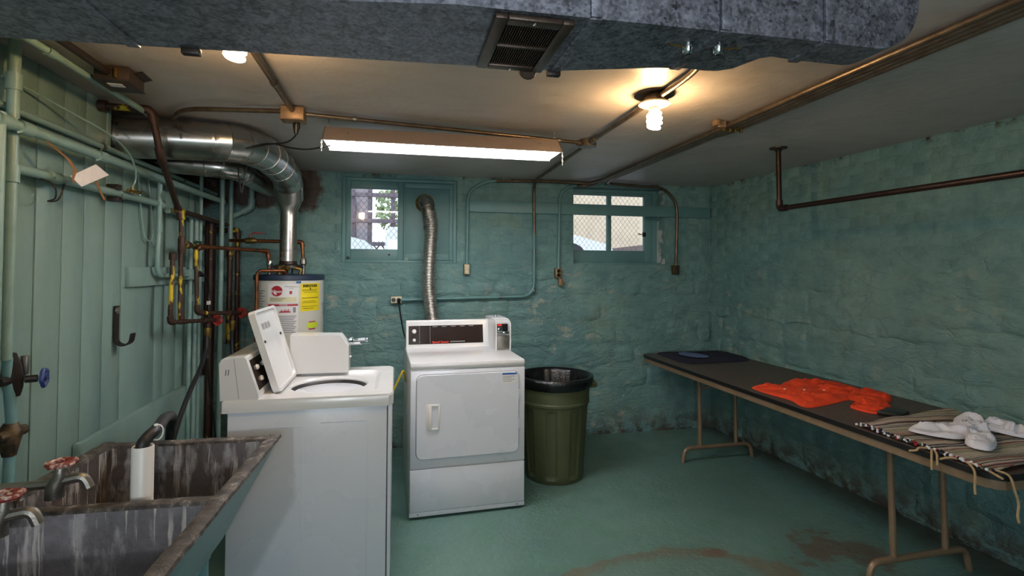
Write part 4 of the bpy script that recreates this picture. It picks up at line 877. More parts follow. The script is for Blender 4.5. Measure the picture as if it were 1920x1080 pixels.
# vertical pipes in the back left corner
P('water_pipe', 'thick green riser in the back left corner', 'pipe', [(-1.25, 4.06, 2.25), (-1.25, 4.06, .02)], .0165, 'pipe_paint', couplings=[(0, .05)])
P('water_pipe', 'green riser changing to rust and yellow behind the crossing pipes', 'pipe', [(-1.255, 4.27, 2.25), (-1.255, 4.27, 1.58)], .018, 'pipe_paint')
P('gas_pipe', 'yellow and rust pipe below the green riser in the corner', 'pipe', [(-1.255, 4.27, 1.60), (-1.255, 4.27, .90)], .019, 'rust_yellow', couplings=[(0, .02)])
P('gas_pipe', 'dark iron pipe with a top elbow at the corner', 'pipe', [(-1.36, 4.31, 1.755), (-1.215, 4.31, 1.752), (-1.205, 4.31, .02)], .018, 'rust', .03)
P('water_pipe', 'dark rusted vertical pipe left of the thick corner riser', 'pipe', [(-1.30, 4.00, 1.78), (-1.30, 4.00, .02)], .016, 'rust')
for k, (y, top, r, lab) in enumerate(((3.69, 1.80, .013, 'first'), (3.775, 1.80, .015, 'second'), (3.85, 2.25, .012, 'third'))):
    P('conduit', lab+' from the front of three vertical green conduits on the left wall', 'conduit', [(-1.315, y, top), (-1.315, y, .05)], r, 'pipe_paint', group='vertical green conduits on the left wall', couplings=[(0, .3)])
solo('timber_post', MB().box(-1.36, -1.315, 4.06, 4.16, 0, 1.80, .004), 'greybox', 'brown bare timber post in the back left corner', 'post')
P('water_pipe', 'short green stub pipe hanging below the second flue', 'pipe', [(-1.12, 4.30, 2.25), (-1.12, 4.30, 1.93), (-1.25, 4.30, 1.86)], .02, 'pipe_paint', .05)
solo('hanging_wire', MB().tube(smooth([(-.93, 3.30, 2.11), (-.935, 3.31, 2.03), (-.925, 3.31, 1.95), (-.917, 3.31, 1.91), (-.91, 3.31, 1.95), (-.90, 3.31, 2.03), (-.88, 3.29, 2.09)]), .004, 7), 'black', 'dark wire loop hanging below the flue elbow', 'wire')

# ------------------------------------------------------------------ water heater
HX, HY, HR = -.79, 4.06, .234
wh = thing('water_heater', 'white tank water heater with labels behind the washer', 'water heater', (HX, HY, 0))
part('tank', MB().lathe([(.0, .06), (HR-.01, .06), (HR, .07), (HR, 1.385), (HR-.004, 1.39)], (HX, HY, 0), 56), 'tank', wh)
part('base_ring', MB().lathe([(HR-.03, .0), (HR-.02, .0), (HR-.02, .065), (HR-.06, .065)], (HX, HY, 0), 40), 'dark_iron', wh)
part('top_cap', MB().lathe([(HR+.002, 1.383), (HR+.006, 1.388), (HR+.006, 1.418), (HR-.004, 1.425), (0, 1.428)], (HX, HY, 0), 56), 'navy_trim', wh)
part('draft_hood', MB().lathe([(.10, 1.468), (.105, 1.47), (.10, 1.488), (.062, 1.498), (.06, 1.52)], (HX-.01, HY-.01, 0), 28).box(HX-.085, HX-.075, HY-.06, HY-.05, 1.425, 1.47).box(HX+.075, HX+.085, HY-.06, HY-.05, 1.425, 1.47).box(HX-.005, HX+.005, HY+.08, HY+.09, 1.425, 1.47), 'dark_iron', wh)
phi0 = atan2(0-HY, 0-HX)
def onc(px0): return math.asin(max(-1, min(1, (px0-537.5)/59.5)))
def cyl(px, z, r=HR+.0012):
    a_ = phi0+onc(px); return Vector((HX+r*cos(a_), HY+r*sin(a_), z))
def zc_(py): return 1.363-(py-532)*(1.363-1.008)/98
def patch(pa, pb, ya, yb, r=HR+.0010):
    a0, a1 = phi0+onc(pa), phi0+onc(pb); n = 8; mb = MB()
    inn = [(HX+(r-.0008)*cos(a0+(a1-a0)*k/n), HY+(r-.0008)*sin(a0+(a1-a0)*k/n)) for k in range(n+1)]
    out = [(HX+r*cos(a0+(a1-a0)*k/n), HY+r*sin(a0+(a1-a0)*k/n)) for k in range(n+1)]
    return mb.prism(out+inn[::-1], zc_(yb), zc_(ya))
def ctext(body, size, px, py, r=HR+.0022, sx=1.0, bold=0.0):
    a0 = phi0+onc(px); return text_mb(body, size, lambda x, y, z: (HX+(r+z*.3)*cos(a0+x*sx/HR), HY+(r+z*.3)*sin(a0+x*sx/HR), zc_(py)+y), bold=bold)
lb = part('brand_label', patch(503, 552, 533, 569), 'sticker_white', wh)
a0 = phi0+onc(517); el_ = MB(); n = 28; r = HR+.0019
el_.add([(HX+r*cos(a0+.038/HR*cos(2*pi*k/n)), HY+r*sin(a0+.038/HR*cos(2*pi*k/n)), zc_(546)+.036*sin(2*pi*k/n)) for k in range(n)], [tuple(range(n))])
part('brand_oval', el_, 'print_red', lb); part('brand_lettering', ctext('Rheem', .027, 517, 547, HR+.0028, bold=.0006), 'sticker_white', lb)
part('model_lettering', ctext('PERFORMANCE\nPLUS', .012, 540, 539.5), 'print_grey', lb); part('rating_plate', patch(505, 549, 557.5, 566.5, HR+.0018), 'sticker_cream', lb)
for k in range(3): part('plate_print', patch(507, 532-k*3, 559+k*2.4, 560+k*2.4, HR+.0024), 'print_grey', lb)
part('seal', patch(537.5, 541.5, 546, 552, HR+.0018), 'print_red', lb)
wl_ = part('warning_label', patch(503, 552, 570.5, 627), 'sticker_white', wh)
part('warning_band', patch(503.5, 551.5, 571, 574.5, HR+.0018), 'print_red', wl_); part('warning_lettering', ctext('DANGER', .013, 528, 572.9, HR+.0026), 'sticker_white', wl_)
fm = MB()
for k in range(7):
    u = 522+k*2.6; h = (4, 7, 5, 8, 6, 8, 4)[k]; p = [cyl(u-1.4, zc_(587), HR+.0019), cyl(u+2.2, zc_(587), HR+.0019), cyl(u+1.0, zc_(587-h), HR+.0019)]; fm.add(p, [(0, 1, 2)])
part('flame_symbol', fm, 'print_red', wl_); part('bottle_symbol', patch(543.5, 548, 577, 587, HR+.0018), 'print_grey', wl_)
for k in range(10):
    part('warning_print', patch(520, 549-(k % 3)*2, 593+k*3.4, 594.6+k*3.4, HR+.0018), 'print_grey', wl_)
yl = part('energy_guide', patch(555.5, 587, 532, 585.5), 'sticker_yellow', wh)
part('energy_lettering', ctext('ENERGYGUIDE', .024, 572, 537, sx=.72, bold=.0012), 'print_black', yl)
for k, (pa, pb, y) in enumerate(((558, 584, 543.5), (558, 582, 546), (560, 584, 549), (558, 585, 559.5), (560, 580, 566), (558, 583, 569), (558, 584, 576), (560, 578, 580))):
    part('energy_print', patch(pa, pb, y, y+(1.2 if k == 3 else .7), HR+.0018), 'print_black', yl)
part('arrow', patch(571, 572.6, 540, 545, HR+.0018), 'print_black', yl)
part('inspection_tag', patch(567, 585, 608.5, 619, HR+.0010), 'sticker_lime', wh); part('tag_edge', patch(570, 581, 606, 608, HR+.0010).add(*(lambda b: (b.v, b.f))(patch(570, 581, 620, 622, HR+.001))), 'print_red', wh)
for k in range(7): part('side_print', patch(483, 498-(k % 2)*3, 545+k*5, 546.5+k*5, HR+.0018), 'print_grey', wh)
part('blue_tape', patch(548, 556, 527.5, 531.5, HR+.0018), 'sticker_blue', wh)
P('relief_pipe', 'copper relief pipe bending down the front of the heater', 'pipe', [(-.775, 3.85, 1.425), (-.778, 3.83, 1.452), (-.925, 3.79, 1.452), (-.945, 3.79, 1.43), (-.945, 3.79, .35)], .0115, 'copper', .03, elbows=[])
solo('relief_valve', MB().tube([(-.79, 3.90, 1.425), (-.79, 3.90, 1.44), (-.785, 3.88, 1.465), (-.76, 3.86, 1.468)], [.014, .019, .021, .016], 10).tube([(-.83, 3.92, 1.425), (-.83, 3.92, 1.475), (-.80, 3.92, 1.48)], .016, 10).tube([(-.70, 3.93, 1.425), (-.69, 3.93, 1.46), (-.735, 3.93, 1.472)], .013, 10), 'brass', 'brass relief valve on top of the heater', 'valve')

# ------------------------------------------------------------------ washing machine (local axes: x to its front, y away from camera)
def rrect(hx, hy, r, n, cx=0, cy=0):
    out = []
    for k in range(n):
        a_ = 2*pi*k/n; c, s_ = cos(a_), sin(a_)
        # point on rounded rectangle along direction
        lo, hi = 0, hx+hy
        for _ in range(34):
            m_ = (lo+hi)/2; x, y = abs(m_*c), abs(m_*s_); qx, qy = max(x-(hx-r), 0), max(y-(hy-r), 0)
            ins = x <= hx and y <= hy and (qx*qx+qy*qy <= r*r)
            lo, hi = (m_, hi) if ins else (lo, m_)
        out.append((cx+lo*c, cy+lo*s_))
    return out
ws = thing('washing_machine', 'white top-loading washer with its lid raised and a coin slide', 'washing machine', (-.735, 2.405, 0), radians(0.4))
WW = .665
part('cabinet', MB().box(.028, .683, 0, WW, .035, .866, .006), 'enamel_grey', ws, False)
part('front_panel', MB().box(.686, .703, .002, WW-.002, .045, .864, .006), 'enamel_grey', ws, False)
for x in (.07, .64):
    for y in (.05, WW-.05): part('foot', MB().lathe([(0, 0), (.022, 0), (.022, .012), (.01, .014), (.01, .04)], (x, y, 0), 12), 'black', ws, False)
# pressed panel outlines on the near side
for xa, xb, zt in ((.12, .325, .79), (.40, .60, .80)):
    part('pressed_rib', MB().box(xb-.002, xb+.002, -.0012, .001, .10, zt, .0008).box(xa, xb, -.0012, .001, zt-.002, zt+.002, .0008), 'enamel_grey', ws, False)
N = 72; cx_, cy_ = .395, .335
ok = lambda loop, z: [Vector((x, y, z)) for x, y in loop]
out = rrect(.355, WW/2+.004, .012, N, .35, WW/2); out = [(x, y) for x, y in out]
outb = rrect(.360, WW/2+.008, .010, N, .35, WW/2)
rec = rrect(.235, .245, .06, N, .405, .325); rec2 = rrect(.215, .228, .05, N, .405, .325)
circ = [(.40+.185*cos(2*pi*k/N), .325+.185*sin(2*pi*k/N)) for k in range(N)]; circ2 = [(.40+.178*cos(2*pi*k/N), .325+.178*sin(2*pi*k/N)) for k in range(N)]
tp = MB().loops([ok(outb, .862), ok(outb, .905), ok(out, .914), ok(rec, .914), ok(rec2, .899), ok(circ, .897), ok(circ2, .888), ok(circ2, .872)])
top = part('top_panel', tp, 'enamel', ws, False, sharp=30)
tub = MB().lathe([(.178, .880), (.181, .868), (.181, .860), (.170, .858), (.168, .845), (.20, .842), (.20, .40), (0, .40)], (.40, .325, 0), 48)
part('tub_ring', MB().lathe([(.1785, .882), (.172, .876), (.168, .866), (.172, .858), (.1785, .862)], (.40, .325, 0), 48), 'rubber', ws, False)
part('wash_tub', MB().lathe([(.20, .858), (.165, .850), (.163, .838), (.19, .82), (.195, .45), (.18, .42), (0, .415)], (.40, .325, 0), 48), 'enamel_grey', ws, False)
part('agitator', MB().lathe([(0, .70), (.03, .70), (.035, .62), (.05, .50), (.12, .43), (0, .43)], (.40, .325, 0), 24), 'enamel_grey', ws, False)
# raised lid
lid = MB(); hx0, hz0 = .207, .912; L = .385; th = radians(17.5); ux, uz = -sin(th), cos(th); nx, nz = cos(th), sin(th)
def lp(a_, y, d): return Vector((hx0+ux*a_+nx*d, y, hz0+uz*a_+nz*d))
lo_ = rrect(L/2, .205, .028, 96); 
def lring(k, d, inset=0): return [lp(L/2+x*(1-inset/(L/2)), .315+y*(1-inset/.205), d) for x, y in lo_]
lid.loops([lring(0, -.022, .03), lring(0, -.022), lring(0, -.020), lring(0, .006), lring(0, .006, .012), lring(0, -.006, .016), lring(0, -.006, .06)])
nb = len(lid.v); lid.f += [tuple(range(96)), tuple(nb-96+i for i in range(96))]
lidp = part('lid', lid, 'enamel', ws, False, sharp=40)
def lflat(a0, a1, y0, y1, d): return MB().add([lp(a0, y0, d), lp(a0, y1, d), lp(a1, y1, d), lp(a1, y0, d)], [(0, 1, 2, 3)])
sg = MB()
for k in range(3):
    y = .205+k*.055
    sg.add(*(lambda b: (b.v, b.f))(lflat(.288, .318, y, y+.040, -.0050)))
part('lid_print', sg, 'print_grey', lidp, False)
for a_, y in ((.235, .165), (.045, .135), (.02, .135), (.235, .495)):
    part('lid_bumper', MB().tube([lp(a_, y, -.006), lp(a_, y, .001)], .0065, 10), 'black', lidp, False)
part('hinge', MB().box(.195, .23, .535, .55, .905, .955, .003), 'steel', lidp, False)
# console
cs = [(0.0, .914), (.148, .914), (.150, .93), (.098, 1.088), (.088, 1.094), (.004, 1.088), (-.006, 1.07)]
con = part('console', MB().prism(cs, -.002, WW+.002, lambda u, v, h: (u, h, v)), 'enamel', ws, False)
part('console_seam', MB().prism([(.072, .92), (.074, .92), (.052, 1.088), (.050, 1.088)], -.0026, -.0018, lambda u, v, h: (u, h, v)), 'print_grey', con, False)
def cf(s_, y, d): return Vector((.150+(.098-.150)*s_+.95*d, y, .93+(1.088-.93)*s_+.31*d))
part('control_panel', MB().add([cf(.10, .03, .001), cf(.10, WW-.03, .001), cf(.92, WW-.03, .001), cf(.92, .03, .001), cf(.10, .03, -.004), cf(.10, WW-.03, -.004), cf(.92, WW-.03, -.004), cf(.92, .03, -.004)], [(0, 1, 2, 3), (0, 4, 5, 1), (1, 5, 6, 2), (2, 6, 7, 3), (3, 7, 4, 0)]), 'black_gloss', con, False)
for s_, y in ((.66, .10), (.34, .11), (.66, .20)):
    part('knob', MB().tube([cf(s_, y, 0), cf(s_, y, .005), cf(s_, y, .010)], [.013, .011, .009], 14), 'white_plastic', con, False)
# coin meter and slide
mp = [(.175, .914), (.470, .914), (.470, 1.05), (.425, 1.112), (.175, 1.118)]
mt = part('coin_meter', MB().prism(mp, .525, .655, lambda u, v, h: (u, h, v)), 'enamel', ws, False)
part('coin_slide', MB().box(.455, .49, .555, .63, 1.055, 1.095, .004).box(.485, .565, .565, .62, 1.072, 1.090, .004).box(.470, .535, .575, .612, 1.052, 1.068, .003).box(.555, .57, .56, .625, 1.068, 1.092, .003), 'chrome', mt, False, label='chrome coin slide')
part('meter_lock', MB().lathe([(0, .480), (.008, .480), (.009, .470)], (0, .59, .99), 12, 'x'), 'chrome', mt, False)
sw = MB()
for dx in (0, .010): sw.add([(.018+dx, -.0028, 1.02), (.021+dx, -.0028, 1.02), (.024+dx, -.0028, 1.045), (.021+dx, -.0028, 1.045)], [(0, 1, 2, 3)])
part('ink_mark', sw, 'navy_trim', con, False)

# ------------------------------------------------------------------ dryer (local: x right, y away)
dr = thing('clothes_dryer', 'white front-loading coin dryer with a dark control panel', 'dryer', (.063, 3.12, 0), radians(2.6))
DW, DD = .70, .70
part('cabinet', MB().box(.0, DW, .012, DD, .012, .892, .008), 'enamel', dr, False)
part('top_panel', MB().box(-.002, DW+.002, -.003, DD, .872, .916, .016), 'enamel', dr, False)
part('lower_panel', MB().box(.002, DW-.002, 0, .014, .045, .292, .005), 'enamel_grey', dr, False)
part('toe_strip', MB().box(.0, DW, .004, .02, .016, .043, .004), 'enamel_grey', dr, False)
for x in (.05, DW-.05): part('screw', MB().lathe([(0, .000), (.004, .001), (.0045, .005)], (x, 0, .03), 8, 'y'), 'steel', dr, False)
part('upper_panel', MB().box(.002, DW-.002, 0, .014, .297, .868, .005), 'enamel_grey', dr, False)
def yplate(loop, y0, y1, ins):
    cx = sum(p[0] for p in loop)/len(loop); cz = sum(p[1] for p in loop)/len(loop)
    sh = [(cx+(x-cx)*(1-ins), cz+(z-cz)*(1-ins)) for x, z in loop]; mb = MB()
    mb.loops([[Vector((x, y1, z)) for x, z in loop], [Vector((x, y0+.003, z)) for x, z in loop], [Vector((x, y0, z)) for x, z in sh]])
    b = len(mb.v)-len(loop); mb.f.append(tuple(b+i for i in range(len(loop)))); return mb
dl = rrect(.310, .245, .035, 160, .347, .598)
part('door_gap_shade', yplate(rrect(.3145, .2495, .039, 160, .347, .598), -.0012, .002, .001), 'print_grey', dr, False, label='grey painted shade of the gap round the door')  # grey plate stands in for the shaded gap round the door
door = part('door', yplate(dl, -.012, .002, .006), 'enamel_grey', dr, False)
hb = frame_mb(.092, .172, .520, .672, -.018, -.011, (.010, .010, .012, .012), .003)
part('handle', hb.box(.092+.010, .125, -.022, -.012, .53, .662, .003), 'white_plastic', door, False)
st = part('instruction_sticker', MB().box(.552, .642, -.0128, -.0119, .775, .835), 'sticker_white', door, False)
ROOT[st] = ROOT[door]
bb = MB().box(.552, .642, -.0135, -.0125, .826, .836)
part('sticker_heading', bb, 'sticker_blue', door, False)
for k in range(4): part('sticker_print', MB().box(.556, .63-(k % 2)*.02, -.0134, -.0126, .814-k*.010, .817-k*.010), 'print_grey', door, False)
for z in (.52, .70): part('door_hinge', MB().box(.655, .667, -.008, .0, z-.03, z+.03, .002), 'enamel_grey', door, False)
# console at the back
c2 = [(.57, .914), (.70, .914), (.70, 1.10), (.615, 1.104), (.608, 1.09), (.578, .93)]
cn = part('console', MB().prism(c2, .008, .692, lambda u, v, h: (h, u, v)), 'enamel', dr, False)
def df(s_, x, d): return Vector((x, .578+(.608-.578)*s_-.983*d, .93+(1.09-.93)*s_+.184*d))
def dplate(x0, x1, s0, s1, d, t=.002):
    return MB().add([df(s0, x0, d), df(s0, x1, d), df(s1, x1, d), df(s1, x0, d), df(s0, x0, d-t), df(s0, x1, d-t), df(s1, x1, d-t), df(s1, x0, d-t)], [(0, 1, 2, 3), (0, 4, 5, 1), (1, 5, 6, 2), (2, 6, 7, 3), (3, 7, 4, 0)])
pn = part('control_panel', dplate(.024, .553, .07, .86, .002, .004), 'black_gloss', cn, False)
part('panel_line', MB().add(*(lambda b: (b.v, b.f))(dplate(.098, .100, .10, .84, .0026, .001))).add(*(lambda b: (b.v, b.f))(dplate(.172, .174, .10, .84, .0026, .001))), 'print_grey', cn, False)
for s_, r in ((.62, .017), (.25, .012)):
    part('knob', MB().tube([df(s_, .062, .002), df(s_, .062, .014), df(s_, .062, .022)], [r, r*.9, r*.75], 16), 'white_plastic', cn, False)
def dtext(body, size, x, s_): return text_mb(body, size, lambda u, v, w: df(s_+v/.163, x+u, .0028+w*.3), bold=.0005)
part('brand_lettering', dtext('Speed Queen', .021, .246, .14), 'print_bright_red', cn, False)
part('model_strip', dplate(.315, .42, .13, .17, .0026, .001), 'print_grey', cn, False)
for k in range(5): part('panel_print', dplate(.19+k*.065, .225+k*.065, .80, .825, .0026, .001), 'print_grey', cn, False)
# coin box at the right end of the dryer console
box_side = [(.345, .914), (.70, .914), (.70, 1.118), (.42, 1.124), (.357, 1.106), (.345, 1.06)]
mb = MB().prism(box_side, .592, .600, lambda u, v, h: (h, u, v)); mb.prism(box_side, .690, .698, lambda u, v, h: (h, u, v))
mb.prism([(.375, .914), (.70, .914), (.70, 1.118), (.42, 1.122), (.38, 1.106)], .600, .690, lambda u, v, h: (h, u, v))
mt = part('coin_meter', mb, 'enamel', dr, False)
part('meter_top', MB().box(.592, .698, .45, .70, 1.118, 1.126, .003), 'enamel_grey', mt, False)
part('coin_plate', MB().box(.604, .680, .358, .380, 1.035, 1.095, .003), 'black', mt, False)
part('coin_slide', MB().box(.606, .640, .346, .362, 1.04, 1.07, .003).box(.636, .680, .320, .362, 1.03, 1.048, .003), 'chrome', mt, False, label='chrome coin slide')
part('coin_decal', MB().box(.606, .636, .355, .3575, 1.082, 1.094), 'print_bright_red', mt, False)
part('money_box', MB().box(.603, .687, .352, .378, .925, 1.015, .004), 'steel', mt, False)
part('meter_lock', MB().lathe([(0, 1.14), (.008, 1.139), (.009, 1.126)], (.64, .56, 0), 12), 'chrome', mt, False)

# corrugated vent hose
vp = smooth([(.227, 4.29, 1.93), (.243, 4.27, 1.79), (.230, 4.26, 1.573), (.224, 4.24, 1.355), (.238, 4.20, 1.181), (.262, 4.12, .98), (.27, 4.0, .80)], 34)
t = thing('vent_hose', 'corrugated aluminium vent hose from the blanked window to behind the dryer', 'hose', (.24, 4.2, .8))
part('corrugated_tube', MB().tube(vp, [.050+(.0045 if (k % 4) < 2 else -.0015) for k in range(len(vp))], 22), 'alu_hose', t, sharp=80)
part('elbow', MB().tube(fillet([(.196, 4.445, 2.02), (.196, 4.33, 2.02), (.215, 4.30, 1.97), (.240, 4.285, 1.80)], .06, 6), .056, 22), 'flue', t)
for p, q in (((.215, 4.30, 1.975), (.225, 4.295, 1.94)), ((.238, 4.286, 1.81), (.242, 4.28, 1.79))): part('clamp_band', joint(p, q, .060, .012), 'steel', t)
solo('gas_connector', MB().tube(fillet([(-.16, 3.45, .40), (-.05, 3.45, .66), (.022, 3.45, .812), (.032, 3.47, .80), (.038, 3.52, .745), (.042, 3.56, .72)], .012), .0065, 8), 'yellow', 'yellow gas connector between washer and dryer', 'hose')

# ------------------------------------------------------------------ trash can
tc = thing('trash_can', 'round olive green plastic trash can beside the dryer', 'trash can', (1.095, 3.62, 0))
cx, cy = 1.095, 3.62
def can_r(z): return .205+.045*z/.70
def can_ring(z, off=0, n=96):
    out = []
    for k in range(n):
        a_ = 2*pi*k/n; rr = can_r(z)+off
        if .05 < z < .50 and (k % 12) in (4, 5, 6, 7, 8): rr -= .010
        out.append(Vector((cx+rr*cos(a_), cy+rr*sin(a_), z)))
    return out
mb = MB().loops([can_ring(.0, -.03), can_ring(.004, -.006), can_ring(.03), can_ring(.055), can_ring(.062), can_ring(.49), can_ring(.505), can_ring(.525, .001), can_ring(.530, .008), can_ring(.545, .008), can_ring(.552, .004), can_ring(.68, .004), can_ring(.685, .018), can_ring(.705, .018), can_ring(.708, .0), can_ring(.66, -.008), can_ring(.02, -.012)])
mb.f.append(tuple(range(96))[::-1]); part('body', mb, 'olive', tc, sharp=30)
for sg in (-1, 1):
    a_ = radians(-8) if sg > 0 else radians(172); d = Vector((cos(a_), sin(a_), 0)); tt = Vector((-d.y, d.x, 0)); c = Vector((cx, cy, .64))
    part('handle', MB().tube(fillet([c+d*(can_r(.64)-.003)+tt*.06, c+d*(can_r(.64)+.048)+tt*.05, c+d*(can_r(.64)+.048)-tt*.05, c+d*(can_r(.64)-.003)-tt*.06], .02), .012, 8).obox(Matrix.Translation(c+d*(can_r(.64)+.025)+Vector((0, 0, .018))) @ Matrix.Rotation(a_, 4, 'Z'), (.055, .11, .014), .004), 'olive', tc)
n = 96; rings = []
for z, off, wv in ((.640, .010, .006), (.655, .020, .004), (.69, .028, .003), (.716, .024, .002), (.718, .004, .003), (.69, -.012, .006), (.55, -.03, .016), (.35, -.06, .02), (.30, -.14, .02)):
    rings.append([Vector((cx+(can_r(min(z, .7))+off+wv*noise.noise(Vector((cos(2*pi*k/n)*9, sin(2*pi*k/n)*9, z*6))))*cos(2*pi*k/n), cy+(can_r(min(z, .7))+off+wv*noise.noise(Vector((cos(2*pi*k/n)*9, sin(2*pi*k/n)*9, z*6))))*sin(2*pi*k/n), z+(.012*noise.noise(Vector((cos(2*pi*k/n)*3, sin(2*pi*k/n)*3, 4))) if z < .61 else 0))) for k in range(n)])
mb = MB().loops(rings); mb.f.append(tuple(len(mb.v)-n+i for i in range(n)))
solo('bin_liner', mb, 'bag', 'black plastic bag lining the olive trash can', 'bag', sharp=80)

# ------------------------------------------------------------------ folding table and laundry
TZ = .742; ta = radians(1.2)
tb = thing('folding_table', 'long brown laminate folding table along the right wall', 'table', (2.09, 1.47, 0), ta)
TLn, TW = 2.72, .765
tl = rrect(TW/2, TLn/2, .075, 480, TW/2+.005, TLn/2)
mb = MB(); ring = lambda z, k=1.0: [Vector((TW/2+.005+(x-TW/2-.005)*k, TLn/2+(y-TLn/2)*(1-(1-k)*TW/TLn), z)) for x, y in tl]
mb.loops([ring(TZ-.014, .99), ring(TZ-.004, .99), ring(TZ, .985)]); b = len(mb.v)-480; mb.f += [tuple(b+i for i in range(480)), tuple(range(480))[::-1]]
part('tabletop', mb, 'laminate', tb, False)
part('edge_band', MB().loops([ring(TZ-.024, .985), ring(TZ-.024, 1.0), ring(TZ-.001, 1.0), ring(TZ-.001, .988)]), 'edge_black', tb, False)
part('apron', MB().loops([ring(TZ-.014, .978), ring(TZ-.060, .978), ring(TZ-.060, .96), ring(TZ-.014, .96)]), 'table_metal', tb, False)
for j, ly in enumerate((.60, 2.18)):
    xa, xb = .095, .665; r = .0155
    foot = part('foot_bar', MB().tube(fillet([(xa-.02, ly-.01, .0), (xa, ly-.008, .105), (xb, ly-.008, .105), (xb+.02, ly-.01, .0)], .085, 8), r, 14), 'table_metal', tb, False)
    for x in (xa+.135, xb-.12): part('leg', MB().tube([(x, ly-.005, .105), (x, ly+.012, TZ-.02)], .0150, 14), 'table_metal', tb, False)
    sgn = 1 if j == 0 else -1
    part('cross_tube', MB().tube([(xa+.10, ly+.012, TZ-.035), (xb-.09, ly+.012, TZ-.035)], .012, 10), 'table_metal', tb, False)
    part('brace', MB().tube([((xa+xb)/2, ly+sgn*.32, TZ-.03), ((xa+xb)/2, ly+sgn*.16, TZ-.10), (xa+.135, ly+.004, TZ-.20)], .009, 8).tube([((xa+xb)/2, ly+sgn*.16, TZ-.10), (xb-.12, ly+.004, TZ-.20)], .009, 8), 'table_metal', tb, False)
def cloth_blob(poly, z, h, seed, wr=.012, fold=10, dirn=(1, .4), rings_=22):
    """a crumpled garment lying flat: outline resampled, domed and wrinkled, with its own thickness"""
    P_ = [Vector((p[0], p[1])) for p in poly]; n0 = len(P_); sm = []
    for i in range(n0):
        p0, p1, p2, p3 = P_[i-1], P_[i], P_[(i+1) % n0], P_[(i+2) % n0]
        for k in range(8):
            t = k/8; sm.append(0.5*((2*p1)+(p2-p0)*t+(2*p0-5*p1+4*p2-p3)*t*t+(3*p1-p0-3*p2+p3)*t**3))
    c = sum(sm, Vector((0, 0)))/len(sm); d = Vector(dirn).normalized(); rg = []
    for i in range(rings_+1):
        f = 1-i/rings_; row = []
        for q in sm:
            jag = 1+.025*noise.noise(Vector((q.x*40, q.y*40, seed))); p = c+(q-c)*f*(jag if i < 2 else 1)
            w = noise.noise(Vector((p.x*6+noise.noise(Vector((p.x*5, p.y*5, seed)))*2, p.y*6, seed)))*wr+abs(noise.noise(Vector(((p.x*d.x+p.y*d.y)*fold, (p.y*d.x-p.x*d.y)*fold*.3, seed+3))))*wr*1.5
            w += (.5-abs(noise.noise(Vector((p.x*17+noise.noise(Vector((p.x*9, p.y*9, seed)))*2.5, p.y*14, seed+7)))*1.6))*wr*.9
            hh = h*(min(1, i/1.6)**.6)+w*min(1, i/6); row.append(Vector((p.x, p.y, z+max(.0025+.0006*i, hh) if i > 0 else z+.0012)))
        rg.append(row)
    mb = MB().loops(rg); mb.f.append(tuple(range(len(sm)))[::-1]); return mb
solo('dark_garment', cloth_blob([(2.18, 4.16), (2.36, 4.165), (2.615, 4.17), (2.80, 4.15), (2.81, 3.93), (2.79, 3.76), (2.68, 3.68), (2.452, 3.672), (2.20, 3.672), (2.165, 3.9)], TZ, .012, 2, .010), 'navy_cloth', 'dark navy garment folded on the far end of the table', 'clothing')
solo('blue_cloth', cloth_blob([(2.28, 3.98), (2.36, 4.03), (2.44, 3.94), (2.45, 3.80), (2.37, 3.76), (2.28, 3.85)], TZ+.026, .006, 5, .005), 'blue_cloth', 'pale blue patch of cloth lying on the dark navy garment', 'clothing')
og = thing('orange_shirt', 'bright orange shirt crumpled across the middle of the table', 'clothing', (2.45, 2.6, TZ))
part('body', cloth_blob([(2.125, 2.831), (2.20, 2.90), (2.317, 2.868), (2.48, 2.96), (2.611, 3.004), (2.726, 2.949), (2.795, 2.87), (2.78, 2.70), (2.75, 2.595), (2.519, 2.505), (2.317, 2.434), (2.120, 2.395), (2.145, 2.55), (2.125, 2.676)], TZ, .008, 8, .019, 11), 'orange_cloth', og)
part('sleeve', cloth_blob([(2.50, 2.52), (2.66, 2.63), (2.80, 2.66), (2.82, 2.55), (2.72, 2.438), (2.56, 2.36), (2.50, 2.43)], TZ, .010, 9, .019, 12), 'orange_cloth', og)
part('cuff', cloth_blob([(2.36, 2.36), (2.50, 2.44), (2.62, 2.44), (2.60, 2.34), (2.50, 2.25), (2.39, 2.215), (2.35, 2.28)], TZ, .012, 10, .018, 14), 'orange_cloth', og)
for x, y in ((2.24, 2.70), (2.34, 2.66), (2.45, 2.63)): part('button', MB().lathe([(0, .0045), (.006, .004), (.0065, 0)], (x, y, TZ+.024), 10), 'white_plastic', og)
solo('black_wallet', MB().obox(Matrix.Translation((2.46, 2.20, TZ+.010)) @ Matrix.Rotation(radians(25), 4, 'Z'), (.14, .10, .018), .006), 'black', 'small black folded item between orange shirt and rag rug', 'wallet')
